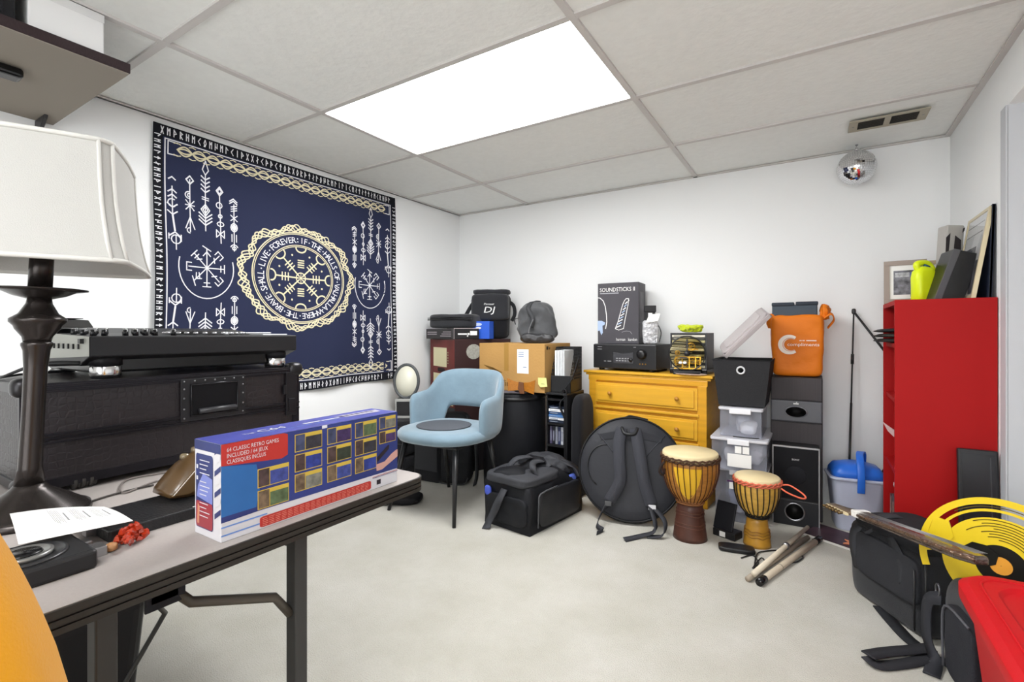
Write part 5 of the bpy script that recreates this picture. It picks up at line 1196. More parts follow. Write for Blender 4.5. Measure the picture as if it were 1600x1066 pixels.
MB().box(0, -.002, 0, .005, .006, sh_).box(sw-.005, -.002, 0, sw, .006, sh_).box(0, -.002, sh_-.008, sw, .006, sh_).build('silver_trim', mat('#a5a5a8', .3, .7), t)
MB().box(.006, 0, .135, sw-.006, .006, sh_-.01).build('grille', mat('#161619', .7, bump=.3, bscale=600), t, bev=.002)
MB().box(.006, 0, .006, sw-.006, .006, .128).build('lower_panel', mat('#1e1e22', .35), t, bev=.002)
MB().lathe([(.046, 0), (.046, .003), (.041, .004), (.038, .001)], 40, (sw*.48, 0, .072), T=RX(PI/2), cap=False).build('port_rim', mat('#8c8c90', .25, .8), t)
MB().lathe([(.039, 0), (0, .0008)], 36, (sw*.48, 0, .072), T=RX(PI/2)).build('port', mat('#070707', .5), t)
MB().lathe([(.046, 0), (.044, .0015), (0, .0018)], 40, (sw*.5, 0, .255), T=RX(PI/2)).build('driver_outline', mat('#1c1c20', .8), t)
m = MB(); addtext(m, 'SONY', .012, (sw*.5, -.0008, .33), (1, 0, 0), (0, 0, 1), 0, 'CENTER', width=.034); m.build('lettering', WHITE, t)
# orange bag with slate binder
t = thing('orange_bag', 'orange shopping bag with a large white letter C, standing on the tower speaker', 'bag', (2.437, -.155, .737), .02)
ORG = mat('#e27a1c', .5, bump=.5, bscale=18, var=.06, vscale=5)
MB().soft((0, 0, 0), (.235, .145, .33), k=9, amp=.006, fr=8, seed=81, N=18, top=1.06, crease=.008).build('body', ORG, t)
MB().soft((.125, .0, .30), (.05, .10, .09), k=2.6, amp=.012, fr=20, seed=82, N=12, crease=.02).build('handle_fold', ORG, t)
MB().soft((-.12, -.02, .255), (.04, .06, .08), k=2.6, amp=.01, fr=20, seed=83, N=10).build('handle_fold', ORG, t)
MB().strap([(.11, -.04, .30), (.15, -.05, .33), (.165, -.02, .30), (.14, 0, .26)], .03, (0, 1, .3), .006).build('handle', ORG, t)
m = MB(); yy = -.0825
v2 = arc(-.035, .17, .052, 52, 308, 28)+list(reversed(arc(-.030, .17, .036, 55, 305, 28))); 
n = len(v2)//2; m.add([(x, yy, z) for x, z in v2], [(i, i+1, 2*n-2-i, 2*n-1-i) for i in range(n-1)], 0)
v2 = arc(-.030, .17, .0335, 55, 305, 28)+list(reversed(arc(-.028, .17, .031, 57, 303, 28))); m.add([(x, yy, z) for x, z in v2], [(i, i+1, 2*n-2-i, 2*n-1-i) for i in range(n-1)], 0)
addtext(m, 'compliments', .024, (-.045, yy, .163), (1, 0, 0), (0, 0, 1), 0, width=.145); [m.add([(x, yy, .189), (x+w_, yy, .189), (x+w_, yy, .194), (x, yy, .194)], [(0, 1, 2, 3)], 0) for x, w_ in ((.012, .006), (.021, .004), (.028, .007), (.042, .045))]
m.build('logo', mat('#f6e9dc', .6), t)
t = thing('slate_binder', 'slate grey folder case sticking out of the orange bag', 'folder', (2.425, -.16, 1.035), .02)
MB().box(-.105, -.04, 0, .105, .04, .085).build('folder', mat('#48525c', .6), t, bev=.006)
MB().box(-.107, -.045, .078, .0, .045, .098).box(.006, -.045, .08, .108, .045, .10).build('flap', mat('#343b44', .6), t, bev=.005)

# ------------------------------------------------------------------ bucket, boom pole, things by the right wall
t = thing('pet_food_bucket', 'white plastic bucket with domed blue lid and handle, on the carpet by the wall', 'bucket', (2.690, -.235, .0), .15)
BW_ = mat('#ccd2e6', .35, trans=.15); BLD = mat('#2a6ad0', .35)
def rrloft(mb, secs, r, m=0, capb=True, capt=True):
    rings = [[(x, y, z) for x, y in roundrect(-w, -d, w, d, min(r, w*.9, d*.9), 5)] for w, d, z in secs]; N = len(rings[0]); vs = [p for q in rings for p in q]; fs = []
    for i in range(len(rings)-1):
        for k in range(N): l = (k+1) % N; fs.append((i*N+k, i*N+l, (i+1)*N+l, (i+1)*N+k))
    if capb: fs.append(tuple(range(N-1, -1, -1)))
    if capt: fs.append(tuple((len(rings)-1)*N+k for k in range(N)))
    return mb.add(vs, fs, m, True)
rrloft(MB(), [(.088, .072, 0), (.092, .075, .01), (.112, .092, .245), (.122, .10, .25), (.124, .102, .258), (.112, .09, .262)], .035).build('bucket_body', BW_, t, bev=.001)
rrloft(MB(), [(.112, .09, .262), (.108, .088, .285), (.092, .075, .310), (.05, .045, .325)], .04).build('lid', BLD, t)
MB().strap([(.0, -.11, .20), (.0, -.115, .28), (.0, -.09, .355), (.01, -.04, .378), (.03, .0, .37), (.04, .05, .31)], .030, (1, 0, 0), .010).build('handle', BLD, t, bev=.002)
t = thing('black_folder_panel', 'black flexible panel leaning behind the white bucket against the red bookcase', 'panel', (0, 0, 0))
q = [Vector((2.80, -.22, .02)), Vector((2.91, -.10, .02)), Vector((2.90, -.07, .42)), Vector((2.785, -.16, .24))]
MB().add(q, [(0, 1, 2, 3)]).build('panel', mat('#18181c', .5), t, solid=.006)
MB().tube([q[0], q[3], q[2]], .004, 6).build('binding', PLAST, t)
# pole
hip = at(1334, 487, 'y', -.03); bot = at(1325, 722, 'y', -.10); bot.z = 0; el = at(1376, 541, 'y', -.04)
t = thing('microphone_boom', 'thin black microphone pole with folded boom arm leaning on the back wall', 'stand', tuple(bot))
a_, b_, c_ = Vector((0, 0, .004)), hip-bot, el-bot
MB().cyl(a_, a_.lerp(b_, .55), .0055, .0055, 10).cyl(a_.lerp(b_, .55), b_, .0038, .0038, 10).build('pole', PLAST, t)
MB().cyl(b_, c_+(c_-b_)*.9, .0055, .0065, 10).build('boom_arm', PLAST, t)
MB().soft(tuple(b_-Vector((0, 0, .014))), (.02, .018, .03), k=3, amp=0, N=6).build('clutch', mat('#2a2a2c', .4), t)
MB().cyl(a_.lerp(b_, .74), a_.lerp(b_, .79), .0075, seg=10).build('collar', PLAST, t)
MB().lathe([(.035, 0), (.03, .008), (.008, .014)], 20).build('foot', PLAST, t)
# red bookcase in the right corner, open side facing left
RDM = mat('#a20a0c', .6, var=.04, vscale=3); t = thing('red_bookcase', 'bright red bookcase in the right corner, plain side towards the camera', 'bookcase', (2.789, -.755, 0))
bw_, bd_, bh_ = .296, .395, 1.10
MB().box(0, 0, 0, bw_, .018, bh_).build('side_panel', RDM, t, bev=.001)
MB().box(0, bd_-.018, 0, bw_, bd_, bh_).build('side_panel', RDM, t, bev=.001)
MB().box(bw_-.008, .018, 0, bw_, bd_-.018, bh_).build('back_panel', RDM, t)
MB().box(.0, .018, bh_-.02, bw_-.008, bd_-.018, bh_).build('top_board', RDM, t, bev=.001)
SZ = [.06, .405, .70, .925]
for z in SZ: MB().box(.008, .018, z-.018, bw_-.008, bd_-.018, z).build('shelf', RDM, t, bev=.001)
MB().box(.012, .018, 0, .03, bd_-.018, .042).build('plinth', RDM, t)
# contents
bx = 2.789
for k in range(3):
    o = thing('folded_cap', ['lowest', 'middle', 'topmost'][k]+' dark flat cap in the stack on the upper shelf of the red bookcase', 'cap', (bx+.075, -.52, .9265+k*.021), .1, 'caps on the upper bookcase shelf')
    MB().soft((0, 0, 0), (.22, .22, .0202), k=3, amp=.001, fr=15, seed=90+k, N=10).build('crown', mat(['#2b2826', '#3a3632', '#1e1e20'][k], .7), o)
    MB().soft((-.075, 0, .002), (.10, .13, .012), k=2.5, amp=.001, N=8).build('brim', mat('#232120', .6), o)
for k, (y, z, c) in enumerate(((-.52, .7015, '#cfc3c0'), (-.44, .7015, '#b59a94'), (-.60, .7015, '#d8d2d0'))):
    o = thing('glass_jar', ['jar with pale pink filling, middle one on the red bookcase\'s third shelf', 'jar with dull pink filling, furthest one on the red bookcase\'s third shelf', 'jar with white filling, nearest one on the red bookcase\'s third shelf'][k], 'jar', (bx+.06+.02*k, y, z), 0, 'jars on the bookcase shelf')
    MB().lathe([(.030, 0), (.034, .006), (.034, .085), (.024, .1), (.024, .108)], 24).build('jar_body', mat('#dfe3e8', .08, trans=.7, ior=1.2, alpha=.6), o)
    MB().lathe([(.026, .108), (.026, .122), (0, .123)], 20).build('jar_lid', mat('#3a2826', .4), o)
    MB().lathe([(0, .004), (.029, .006), (.029, .06), (0, .066)], 20).build('filling', mat(c, .7), o)
o = thing('white_figurine', 'small white winged figurine on the second shelf from the bottom of the red bookcase', 'figurine', (bx+.06, -.52, .4065), .3)
MB().soft((0, 0, 0), (.05, .04, .12), k=2.3, amp=.006, fr=20, seed=95, N=10).build('figure', mat('#e3d3d3', .4), o)
MB().add([(0, .01, .07), (-.05, .03, .13), (-.07, .03, .17), (-.01, .01, .12)], [(0, 1, 2, 3)]).add([(0, .0, .07), (.05, -.0, .13), (.06, -.0, .18), (.01, 0, .12)], [(0, 1, 2, 3)]).build('wings', mat('#d9b9b9', .4), o, solid=.003)
for k in range(3):
    o = thing('dark_book', 'dark brown upright box on the bottom shelf of the red bookcase, '+['nearest', 'middle', 'furthest'][k]+' of three', 'book', (bx+.012, -.70+k*.075, .0615), 0, 'books on the bottom bookcase shelf')
    MB().box(0, 0, 0, .2, .06, .24-.02*k).build('cover', mat(['#3b1f1c', '#2c2422', '#4a2a26'][k], .4), o, bev=.002)
    MB().box(-.001, .012, .03, .0, .048, .19).build('spine_print', mat('#8d6a60', .5, var=.5, vscale=40), o)
o = thing('white_tray', 'white flat tray lying on top of the dark boxes in the red bookcase', 'tray', (bx+.07, -.60, .303))
MB().box(-.05, -.07, 0, .08, .07, .004).box(-.05, -.07, 0, -.046, .07, .018).box(-.05, -.07, 0, .08, -.066, .018).build('tray', mat('#e6e4e4', .4), o); MB().box(-.051, -.03, .004, -.0502, .03, .014).build('label', mat('#b9b4b0', .6), o)
# on top of the bookcase
BT = 1.101
def pframe(name, label, A, B, h, fw, fcol, lean, art, matc='#f1f0ec'):
    t, L = span(name, label, 'picture frame', A, B, BT); t.rotation_euler = (-lean, 0, t.rotation_euler.z)
    m = MB(); m.box(0, 0, 0, L, .015, fw).box(0, 0, h-fw, L, .015, h).box(0, 0, fw, fw, .015, h-fw).box(L-fw, 0, fw, L, .015, h-fw); m.build('frame', mat(fcol, .5), t, bev=.001)
    MB().box(fw, .006, fw, L-fw, .013, h-fw).build('mount', mat(matc, .7), t)
    return t, L
t, L = pframe('photo_frame', 'taupe picture frame holding a black and white photo, left on the red bookcase', W(1381, 476, 2.20), W(1449, 474, 2.11), .195, .021, '#9c8f86', .10, None)
m = MB(); m.box(.035, .0052, .04, L-.03, .006, .15, 0); m.box(L*.62, .0048, .03, L-.03, .0052, .14, 1); m.box(.04, .0046, .12, L*.6, .005, .14, 2); m.build('photograph', [mat('#77777e', .5, var=.7, vscale=45), mat('#5068a8', .5, var=.4, vscale=40), mat('#b9babf', .5, var=.5, vscale=60)], t)
t, L = pframe('photo_frame', 'light wooden picture frame mostly hidden behind the green bottle on the red bookcase', W(1450, 473, 2.24), W(1498, 470, 2.18), .205, .018, '#b5a184', .08, None)
MB().box(.025, .0052, .03, L-.025, .006, .17).build('photograph', mat('#3a3c40', .5, var=.5, vscale=30), t)
p_ = W(1443, 470, 2.03)
t = thing('cleaner_bottle', 'fluorescent yellow-green plastic bottle with moulded grip on the red bookcase', 'bottle', (p_.x, p_.y, BT), .5)
YG = mat('#dff01a', .35)
rrloft(MB(), [(.036, .026, 0), (.040, .029, .01), (.040, .029, .06), (.042, .028, .10), (.038, .026, .125), (.022, .018, .145)], .02).tube([(-.02, 0, .13), (-.028, 0, .155), (-.005, 0, .162), (.02, 0, .155), (.04, 0, .12), (.041, 0, .08)], .0125, 10, smooth_path=4).build('bottle', YG, t)
MB().tube([(-.008, -.014, .150), (.012, -.014, .142)], .006, 8).soft((0, -.0135, .126), (.03, .004, .012), k=3, amp=0, N=5).build('grip_hole', mat('#2c5a6a', .5), t)
p_ = W(1453, 467, 1.95)
t = thing('tilted_black_speaker', 'black boxy speaker leaning over to the right on top of the red bookcase', 'speaker', (p_.x, p_.y+.03, BT+.002), .15)
T_ = RY(.30)
MB().box(-.0, -.06, 0, .088, .06, .205, T=T_).build('cabinet', mat('#1b1b1d', .4), t, bev=.003)
MB().box(-.001, -.062, -.001, .022, -.058, .206, T=T_).build('edge_panel', mat('#57575a', .5), t, bev=.002)
t.location.z += .0
t = thing('patterned_carton', 'tall grey, black and white patterned narrow carton behind the tilted black speaker', 'carton', tuple(W(1478, 470, 2.12)), .4); t.location.z = BT; t.rotation_euler = (0, .06, .4)
MB().box(-.034, -.03, 0, .034, .03, .335).build('carton', mat('#b5b2ad', .5), t, bev=.006)
m = MB(); m.add([(-.034, -.031, .20), (-.022, -.031, .22), (-.02, -.031, .30), (-.036, -.031, .28)], [(0, 1, 2, 3)]).add([(-.005, -.031, .18), (.025, -.031, .20), (.022, -.031, .27), (-.002, -.031, .29)], [(0, 1, 2, 3)]).add([(-.03, -.031, .05), (.01, -.031, .07), (.0, -.031, .15), (-.033, -.031, .12)], [(0, 1, 2, 3)]).add([(.024, -.031, .30), (.032, -.031, .31), (.034, -.031, .325), (.026, -.031, .32)], [(0, 1, 2, 3)])
m.build('pattern', mat('#3a3638', .5), t)
# gold framed picture leaning on the right wall and a dark panel behind it
t = thing('gold_framed_picture', 'large pale gold framed picture leaning against the right wall on the red bookcase', 'picture frame', (3.019, -.425, BT))
gw, gh = .30, .345
t.rotation_euler = (0, 0, 0)
TG = RY(.15)
m = MB()
for (y0, z0, y1, z1) in ((-gw, 0, 0, .013), (-gw, gh-.013, 0, gh), (-gw, .013, -gw+.013, gh-.013), (-.013, .013, 0, gh-.013)): m.box(0, y0, z0, .014, y1, z1, T=TG)
m.build('frame', mat('#cfc2a0', .35, .3), t, bev=.001)
MB().box(.005, -gw+.012, .012, .009, -.012, gh-.012, T=TG).build('print', mat('#e4e5e6', .6), t)
MB().box(.0035, -gw+.03, .02, .005, -.05, .15, T=TG).box(.0035, -gw+.10, .14, .005, -.07, .21, T=TG).build('artwork', mat('#4a4c54', .5, var=.6, vscale=16), t)
MB().box(.0036, -gw+.05, .262, .005, -.03, .265, T=TG).box(.0036, -gw+.05, .30, .005, -.03, .303, T=TG).build('ruled_lines', mat('#77777a', .5), t)
MB().box(.0015, -gw+.013, .013, .0025, -.013, gh-.013, T=TG).build('glass', mat('#ffffff', .03, trans=1, ior=1.1), t)
t = thing('navy_panel', 'dark navy board standing between the gold framed picture and the right wall', 'board', (3.066, -.40, BT)); TG = RY(.03)
MB().box(0, -.335, 0, .008, 0, .345, T=TG).build('board', mat('#2b3346', .5), t, bev=.001); MB().box(-.001, -.335, .0, .009, -.331, .345, T=TG).build('edge', mat('#1f2430', .5), t)
# little dark things beside
t = thing('small_dark_figure', 'small dark spiky ornament behind the tilted black speaker', 'ornament', tuple(W(1508, 466, 2.02))); t.location.z = BT
MB().lathe([(.02, 0), (.018, .05), (.012, .16), (.016, .18), (0, .2)], 14).build('body', PLAST, t); MB().tube([(-.012, 0, .18), (-.018, 0, .215)], .003, 6).tube([(.008, 0, .18), (.014, 0, .22)], .003, 6).build('spikes', PLAST, t)

# black panel leaning on the bookcase
t = thing('black_monitor_panel', 'tall thin black flat panel leaning against the right end of the red bookcase', 'panel', (2.968, -.845, .0), 0); t.rotation_euler = (-.10, 0, 0)
MB().box(0, 0, 0, .112, .02, .545).build('housing', mat('#1c1c1f', .4), t, bev=.006, bseg=3)
MB().box(.012, -.001, .02, .10, 0, .53).build('screen', mat('#242529', .25), t); MB().box(.088, -.0018, .02, .091, -.001, .52).build('highlight_strip', mat('#3c3d40', .3), t)

# record clock
t = thing('record_clock', 'bright yellow laser-cut record disc with black slits, standing behind the red tote', 'record', (2.955, -1.35, .328)); t.rotation_euler = (-.10, 0, -.42)
YR = mat('#e3c51c', .4); BKR = mat('#14130f', .5); R = .180
def flat(pts2, y0, th, mb, m=0):
    n = len(pts2); vs = [(x, y0, z) for x, z in pts2]+[(x, y0+th, z) for x, z in pts2]
    mb.add(vs, [tuple(range(n)), tuple(range(2*n-1, n-1, -1))]+[(i, n+i, n+(i+1) % n, (i+1) % n) for i in range(n)], m)
def annulus(mb, r0, r1, a0, a1, y0, th, n=48, m=0):
    for k in range(n):
        b0, b1 = math.radians(a0+(a1-a0)*k/n), math.radians(a0+(a1-a0)*(k+1)/n)
        flat([(r0*math.cos(b0), r0*math.sin(b0)), (r0*math.cos(b1), r0*math.sin(b1)), (r1*math.cos(b1), r1*math.sin(b1)), (r1*math.cos(b0), r1*math.sin(b0))], y0, th, mb, m)
m = MB(); annulus(m, R*.90, R, -20, 200, 0, .003); annulus(m, R*.79, R*.83, -20, 165, 0, .003); annulus(m, R*.30, R*.70, 0, 360, 0, .003, 60)
flat([(-.175, -.02), (-.125, .0), (-.10, .045), (-.112, .085), (-.14, .09), (-.15, .07), (-.158, .04), (-.17, .03)], -.002, .006, m)
flat([(-.172, .03), (-.160, .035), (-.150, .078), (-.160, .075)], -.002, .006, m)
annulus(m, R*.69, R*.80, 40, 44, 0, .003, 2); annulus(m, R*.69, R*.80, 150, 158, 0, .003, 3); annulus(m, R*.82, R*.91, 60, 66, 0, .003, 2)
m.build('disc', YR, t)
m = MB()
for i, (r, a0, a1) in enumerate(((.66, 10, 120), (.61, 12, 112), (.57, 5, 135), (.53, 20, 100), (.49, 0, 118), (.45, 6, 108), (.41, 0, 112), (.37, 4, 95), (.86, 20, 130))): annulus(m, R*r, R*(r+.013), a0, a1, -.0007, .0006, 30)
m.build('slits', mat('#5a4a10', .6), t)
m = MB(); annulus(m, R*.06, R*.30, 0, 360, .0, .002, 36); flat([(-.10, .005), (-.06, .045), (-.03, .045), (-.005, .028), (-.01, .0), (-.04, -.02)], -.003, .003, m); m.build('label', BKR, t)
m = MB(); annulus(m, 0.001, R*.13, 0, 360, -.002, .002, 20); m.build('hub', mat('#e8a23a', .5), t)

# ------------------------------------------------------------------ bags and red tote in the right foreground
A_, B_ = Vector((2.627, -.962, 0)), Vector((2.812, -1.235, 0))
t, L = span('black_equipment_bag', 'boxy black padded bag with long flat straps, on the carpet left of the red tote', 'bag', A_, B_, .0)
MB().soft((L/2, .125, 0), (L, .25, .275), k=10, amp=.005, fr=5, seed=101, N=16, top=1.02).build('body', mat('#202125', .75, bump=.35, bscale=500, sheen=.15), t)
MB().soft((L*.55, .0, .10), (L*.8, .03, .15), k=7, amp=.004, fr=8, seed=103, N=12).build('front_pocket', mat('#2d2e32', .75, bump=.35, bscale=500), t)
MB().soft((L*.5, .12, .262), (L*.96, .24, .035), k=6, amp=.006, fr=9, seed=102, N=14).build('lid', mat('#25262a', .75, bump=.35, bscale=500), t)
MB().tube([(L-.008, .008, .02), (L-.008, .008, .25)], .004, 6).tube([(L*.93, -.014, .03), (L*.93, -.016, .22)], .003, 6).build('piping', PLAST, t)
MB().strap([(.05, .0, .1), (.04, -.01, .2), (.05, .01, .262), (.06, .12, .298), (.05, .24, .26)], .04, (1, 0, 0), .004).strap([(L*.8, -.01, .15), (L*.78, -.012, .22), (L*.6, .0, .272), (L*.45, .03, .29), (L*.3, -.005, .245)], .032, (.6, .2, 1), .004).build('carry_strap', mat('#35363a', .7), t)
wl = lambda x, y, z=.004: Vector((at(x, y, 'z', z)))
M_ = t.matrix_basis.inverted() if False else (Matrix.Translation(t.location) @ RZ(t.rotation_euler.z)).inverted()
Lc = lambda v: M_ @ v
def floorstrap(px, width):
    P = [wl(*q) for q in px]; S = []
    for i in range(len(P)):
        d = P[min(i+1, len(P)-1)]-P[max(i-1, 0)]; q = Vector((0, 0, 1)).cross(d).normalized(); S.append(RZ(-t.rotation_euler.z) @ q)
    for i in range(1, len(S)):
        if S[i].dot(S[i-1]) < 0: S[i] = -S[i]
    return [Lc(p) for p in P], width, S
MB().strap(*floorstrap([(1374, 948, .012), (1396, 974, .006), (1422, 1001, .005), (1455, 1022, .004)], .040), .004).build('floor_strap', WEB, t)
MB().strap(*floorstrap([(1455, 1012, .012), (1420, 1016, .010), (1385, 1019, .012), (1356, 1024, .018)], .040), .004).strap(*floorstrap([(1354, 1026, .014), (1372, 1040, .006), (1415, 1037, .004), (1460, 1030, .004), (1500, 1048, .004), (1545, 1080, .004)], .038), .004).build('floor_strap', mat('#303034', .7, bump=.4, bscale=600), t)
C_, D2 = Vector((2.842, -1.300, 0)), Vector((2.885, -1.56, 0))
t, L = span('black_pocket_bag', 'black zipped bag with outer pockets squeezed between the boxy bag and the red tote', 'bag', C_, D2, .0)
MB().soft((L/2, .09, 0), (L, .19, .275), k=5, amp=.006, fr=7, seed=111, N=16).build('body', mat('#212228', .7, bump=.3, bscale=400, sheen=.2), t)
MB().soft((L*.62, -.008, .02), (L*.62, .045, .20), k=5, amp=.004, fr=9, seed=112, N=12).build('front_pocket', mat('#2a2b31', .7, bump=.3, bscale=400), t)
MB().tube([(L*.32, -.028, .03), (L*.32, -.03, .17), (L*.45, -.03, .215), (L*.9, -.03, .22)], .0035, 6, smooth_path=3).tube([(.03, .01, .05), (.03, .0, .2), (.06, .04, .27), (.1, .1, .28)], .004, 6, smooth_path=3).build('zip', mat('#57585e', .5), t)
MB().strap([(.02, -.01, .19), (-.015, -.03, .16), (-.01, -.035, .06), (.03, -.03, .01), (.10, -.06, .004)], .038, (1, .3, 0), .004).build('side_strap', mat('#303136', .7), t)
MB().tube([(.0+.014*math.cos(a), -.012, .205+.018*math.sin(a)) for a in [k*PI/6 for k in range(12)]], .003, 6, close=True).build('ring', mat('#6a6a6e', .3, .8), t)
# red tote
t = thing('red_tote', 'large red plastic storage tote with a recessed lid in the lower right corner', 'tote', (3.09, -1.88, 0), 0)
RT = mat('#bf0e18', .55, bump=.05, bscale=90); hw, hd = .275, .31
rrloft(MB(), [(.22, .25, 0), (.225, .255, .01), (.255, .29, .33), (.262, .297, .352)], .05).build('tub', RT, t)
rrloft(MB(), [(hw, hd, .335), (hw+.002, hd+.002, .345), (hw+.002, hd+.002, .368), (hw-.012, hd-.012, .381), (hw-.055, hd-.055, .381), (hw-.062, hd-.062, .372), (hw-.075, hd-.075, .370)], .075).build('lid', RT, t, bev=.0015)
MB().tube([(x, y, .381) for x, y in roundrect(-hw+.034, -hd+.034, hw-.034, hd-.034, .06)], .003, 6, close=True).build('lid_ridge', RT, t)
t = thing('maroon_strap', 'dark maroon padded roll lying across the far end of the red tote lid', 'roll', (3.06, -1.60, .3815), -.05)
MB().soft((0, 0, 0), (.22, .045, .022), k=3, amp=.003, fr=14, seed=121, N=12).build('roll', mat('#3a1a1e', .5), t); MB().box(-.02, -.024, .002, .0, -.021, .018).build('stitching', mat('#5a3034', .6), t)
# guitar in plastic wrap
far, near = Vector((2.585, -.83, .292)), Vector((2.868, -1.545, .345))
A_, B_ = W(1300, 791, 1.88), W(1536, 882, 1.22)
t = thing('wrapped_guitar', 'slim shiny brown guitar neck in clear wrap, laid across the boxy black bag', 'guitar', tuple(A_)); d = (B_-A_); ln = d.length
t.rotation_euler = d.to_track_quat('X', 'Z').to_euler()
HS = mat('#8a7a5a', .35, var=.3, vscale=30); BDY = mat('#5a4a42', .16, .35, bump=.8, bscale=45, var=.35, vscale=25, coat=.8)
MB().prism([(0, -.012), (.01, -.022), (.15, -.030), (.17, -.018), (.17, .018), (.14, .020), (.01, .012)], .012).build('headstock', mat('#6b5a46', .35, var=.2, vscale=20), t, bev=.003)
MB().prism([(.0, -.022), (.15, -.040), (.17, -.035), (.15, -.030), (.01, -.016)], .010).build('headstock_edge', mat('#cdbf9a', .4), t, bev=.002)
for k in range(6): MB().cyl((.018+k*.024, -.026-k*.0016, .006), (.018+k*.024, -.043-k*.0022, .004), .0045, .0055, 8).build('tuning_peg', mat('#5e4b2e', .3, .6), t)
MB().prism([(.17, -.020), (.32, -.023), (.45, -.03), (ln-.05, -.032), (ln, -.018), (ln, .018), (ln-.05, .026), (.45, .024), (.32, .020), (.17, .018)], .022, None, 0, -.004).build('neck', BDY, t, bev=.007, bseg=3)
MB().box(.165, -.026, .0, .20, .024, .024).build('nut', mat('#e8e6e0', .3, bump=.5, bscale=80), t, bev=.004)
MB().tube([(.2, -.022, .01), (.45, -.031, .014), (ln-.05, -.033, .012), (ln, -.018, .01)], .006, 8, smooth_path=3).tube([(.2, .018, .012), (.45, .024, .016), (ln-.03, .024, .014)], .005, 8, smooth_path=3).build('body_edge', mat('#6a5444', .15, .5, bump=.8, bscale=60), t)
for k in range(6): MB().tube([(.02+k*.02, -.012+k*.005, .013), (.17, -.010+k*.004, .022), (ln, -.012+k*.005, .026)], .0007, 4).build('string', STEEL, t)

# ------------------------------------------------------------------ small things on the carpet
o_ = wl(1140, 866, 0)
t = thing('black_adapter_box', 'black power brick with a white label leaning between the two goblet drums', 'adapter', (2.165, -.70, 0), -.35); t.rotation_euler = (0, 0, -.35)
MB().box(-.055, -.03, 0, .055, .04, .035).build('brick', PLAST, t, bev=.004)
MB().box(-.02, -.0315, .006, .008, -.0305, .03).build('label', PAPER, t)
MB().box(-.05, .0, 0, .045, .012, .13, T=TR(-.01, -.02, .035) @ RX(-.35)).build('upright_case', mat('#1c1c20', .5), t, bev=.004)
t = thing('black_wallet', 'flat black pouch lying on the carpet in front of the power brick', 'pouch', (2.15, -.855, 0), .2)
t.location = (wl(1150, 862, 0).x, wl(1150, 862, 0).y+.01, 0)
MB().soft((0, 0, 0), (.15, .07, .022), k=5, amp=.002, seed=131, N=10).build('pouch', mat('#17171a', .35), t); MB().tube([(-.07, -.033, .012), (.07, -.033, .012)], .002, 5).build('zip', PLAST, t)
def stick(label, p0, p1, r0, r1, col, caps, z0, z1, ring=0):
    a, b = at(*p0, 'z', z0), at(*p1, 'z', z1); t = thing('wooden_tube', label, 'stick', tuple(a), 0, 'pale sticks on the carpet'); d = b-a
    MB().cyl((0, 0, 0), d, r0, r1, 20).build('shaft', mat(col, .5, var=.05, vscale=20), t)
    if caps:
        MB().cyl(d*-.01, d*.07, r0*1.12, r0*1.12, 20).build('cap', GLOSS, t); MB().cyl(d*.93, d*1.02, r1*1.15, r1*1.15, 20).build('cap', GLOSS, t)
    if ring: MB().cyl(d*.53, d*.56, r0*1.25, r0*1.25, 20).build('ring', STEEL, t)
    else: MB().cyl(d*.30, d*.31, r0*1.03, seg=20).build('ring', mat('#8d8373', .5), t)
stick('beige stick with black end caps lying on the carpet, nearest of the three', (1187, 910), (1279, 843), .0125, .0125, '#b8ab98', True, .014, .014)
stick('dull beige stick lying partly under the ivory one on the carpet', (1168, 905), (1262, 840), .0105, .0105, '#9c9080', False, .012, .012)
stick('ivory tapered stick with a metal ring, topmost of the three on the carpet', (1178, 897), (1262, 824), .0115, .0085, '#cfc4b0', False, .034, .034, 1)
tag(MB().tube([wl(1158, 872, .004), wl(1176, 868, .004), wl(1185, 880, .005), wl(1176, 888, .006), wl(1190, 872, .007), wl(1196, 884, .006), wl(1180, 892, .005), wl(1183, 866, .006), wl(1200, 861, .004), wl(1218, 860, .004)], .0028, 8, smooth_path=6).build('cable', PLAST), 'tangled thin black cable on the carpet left of the beige sticks', 'cable')
tag(MB().tube([wl(1232, 880, .004), wl(1246, 878, .004), wl(1255, 871, .004), wl(1248, 868, .004), wl(1240, 873, .005)], .0028, 8, smooth_path=6).build('cable', PLAST), 'short loop of black cable on the carpet right of the beige sticks', 'cable')
q = [wl(1287, 842, .0), wl(1330, 862, .0), wl(1352, 838, 0), wl(1296, 820, 0)]
o_ = (q[0]+q[2])/2
t = thing('dark_record_sleeve', 'dark purple printed sleeve with an orange star shape, lying on the carpet before the bucket', 'sleeve', (2.62, -.46, 0), -.45)
MB().box(-.13, -.09, 0, .13, .09, .014).build('sleeve', mat('#3a2630', .4, var=.4, vscale=14), t, bev=.002)
MB().box(-.131, -.0915, .002, .131, -.0895, .012).build('white_edge', mat('#d9d6d0', .6), t)
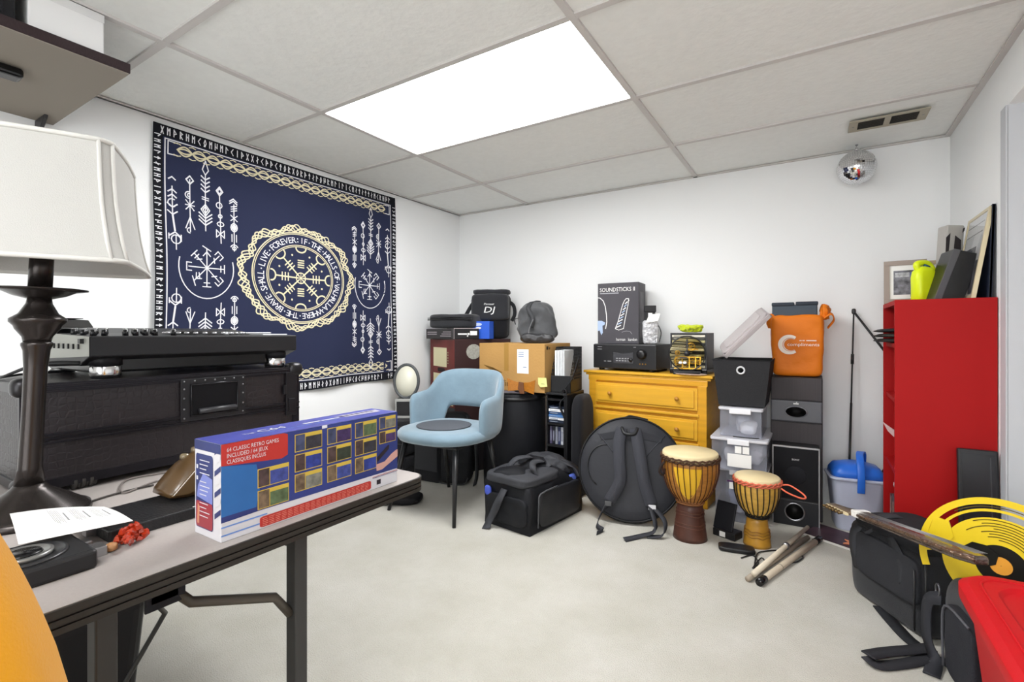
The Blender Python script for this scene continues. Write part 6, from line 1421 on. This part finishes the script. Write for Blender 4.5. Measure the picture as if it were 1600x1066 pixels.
m = MB(); pts = [((.034 if k % 2 == 0 else .013)*math.cos(k*PI/5+.3), (.034 if k % 2 == 0 else .013)*math.sin(k*PI/5+.3)) for k in range(10)]
m.prism([(x*1.35, y*1.35) for x, y in pts], .006, TR(.07, -.035, .0142)).build('star', mat('#e0906a', .5), t, bev=.001)

# ------------------------------------------------------------------ mirror ball
bc = at(1338.5, 262, 'y', -.115)
t = thing('mirror_ball', 'small silver mirror ball hanging from the ceiling near the back wall', 'mirror ball', tuple(bc))
RB = .087; m = MB(); rnd = random.Random(5); nr = 26
for i in range(nr):
    a0, a1 = PI*i/nr-PI/2, PI*(i+1)/nr-PI/2; am = (a0+a1)/2; n = max(6, int(2*PI*math.cos(am)*RB/(PI*RB/nr)))
    for k in range(n):
        b0, b1 = 2*PI*(k+.04)/n, 2*PI*(k+.96)/n; aa, ab = a0+.004, a1-.004
        c = Vector((math.cos(am)*math.cos((b0+b1)/2), math.cos(am)*math.sin((b0+b1)/2), math.sin(am)))
        jit = Matrix.Rotation(rnd.uniform(-.04, .04), 3, 'X') @ Matrix.Rotation(rnd.uniform(-.04, .04), 3, 'Y')
        P = [Vector((math.cos(a)*math.cos(b), math.cos(a)*math.sin(b), math.sin(a)))*RB for a, b in ((aa, b0), (aa, b1), (ab, b1), (ab, b0))]
        ce = c*RB; m.add([ce+jit @ (p-ce) for p in P], [(0, 1, 2, 3)])
m.build('mirror_tiles', mat('#e6e6e8', .03, 1), t)
MB().lathe([(RB*.985*math.cos(a), RB*.985*math.sin(a)) for a in [-PI/2+PI*k/24 for k in range(25)]], 40).build('core', mat('#77777a', .4), t)
MB().lathe([(.018, RB*.97), (.018, RB+.006), (0, RB+.008)], 24).tube([(0, 0, RB+.004), (.006, 0, RB+.012), (0, 0, RB+.02), (-.005, 0, RB+.013)], .0016, 6).build('cap', CHROME, t)
MB().cyl((0, 0, RB+.018), (0, 0, CZ-bc.z), .0012, seg=6).build('hanging_wire', STEEL, t)
MB().lathe([(.006, CZ-bc.z-.004), (.006, CZ-bc.z)], 12).build('ceiling_hook', STEEL, t)
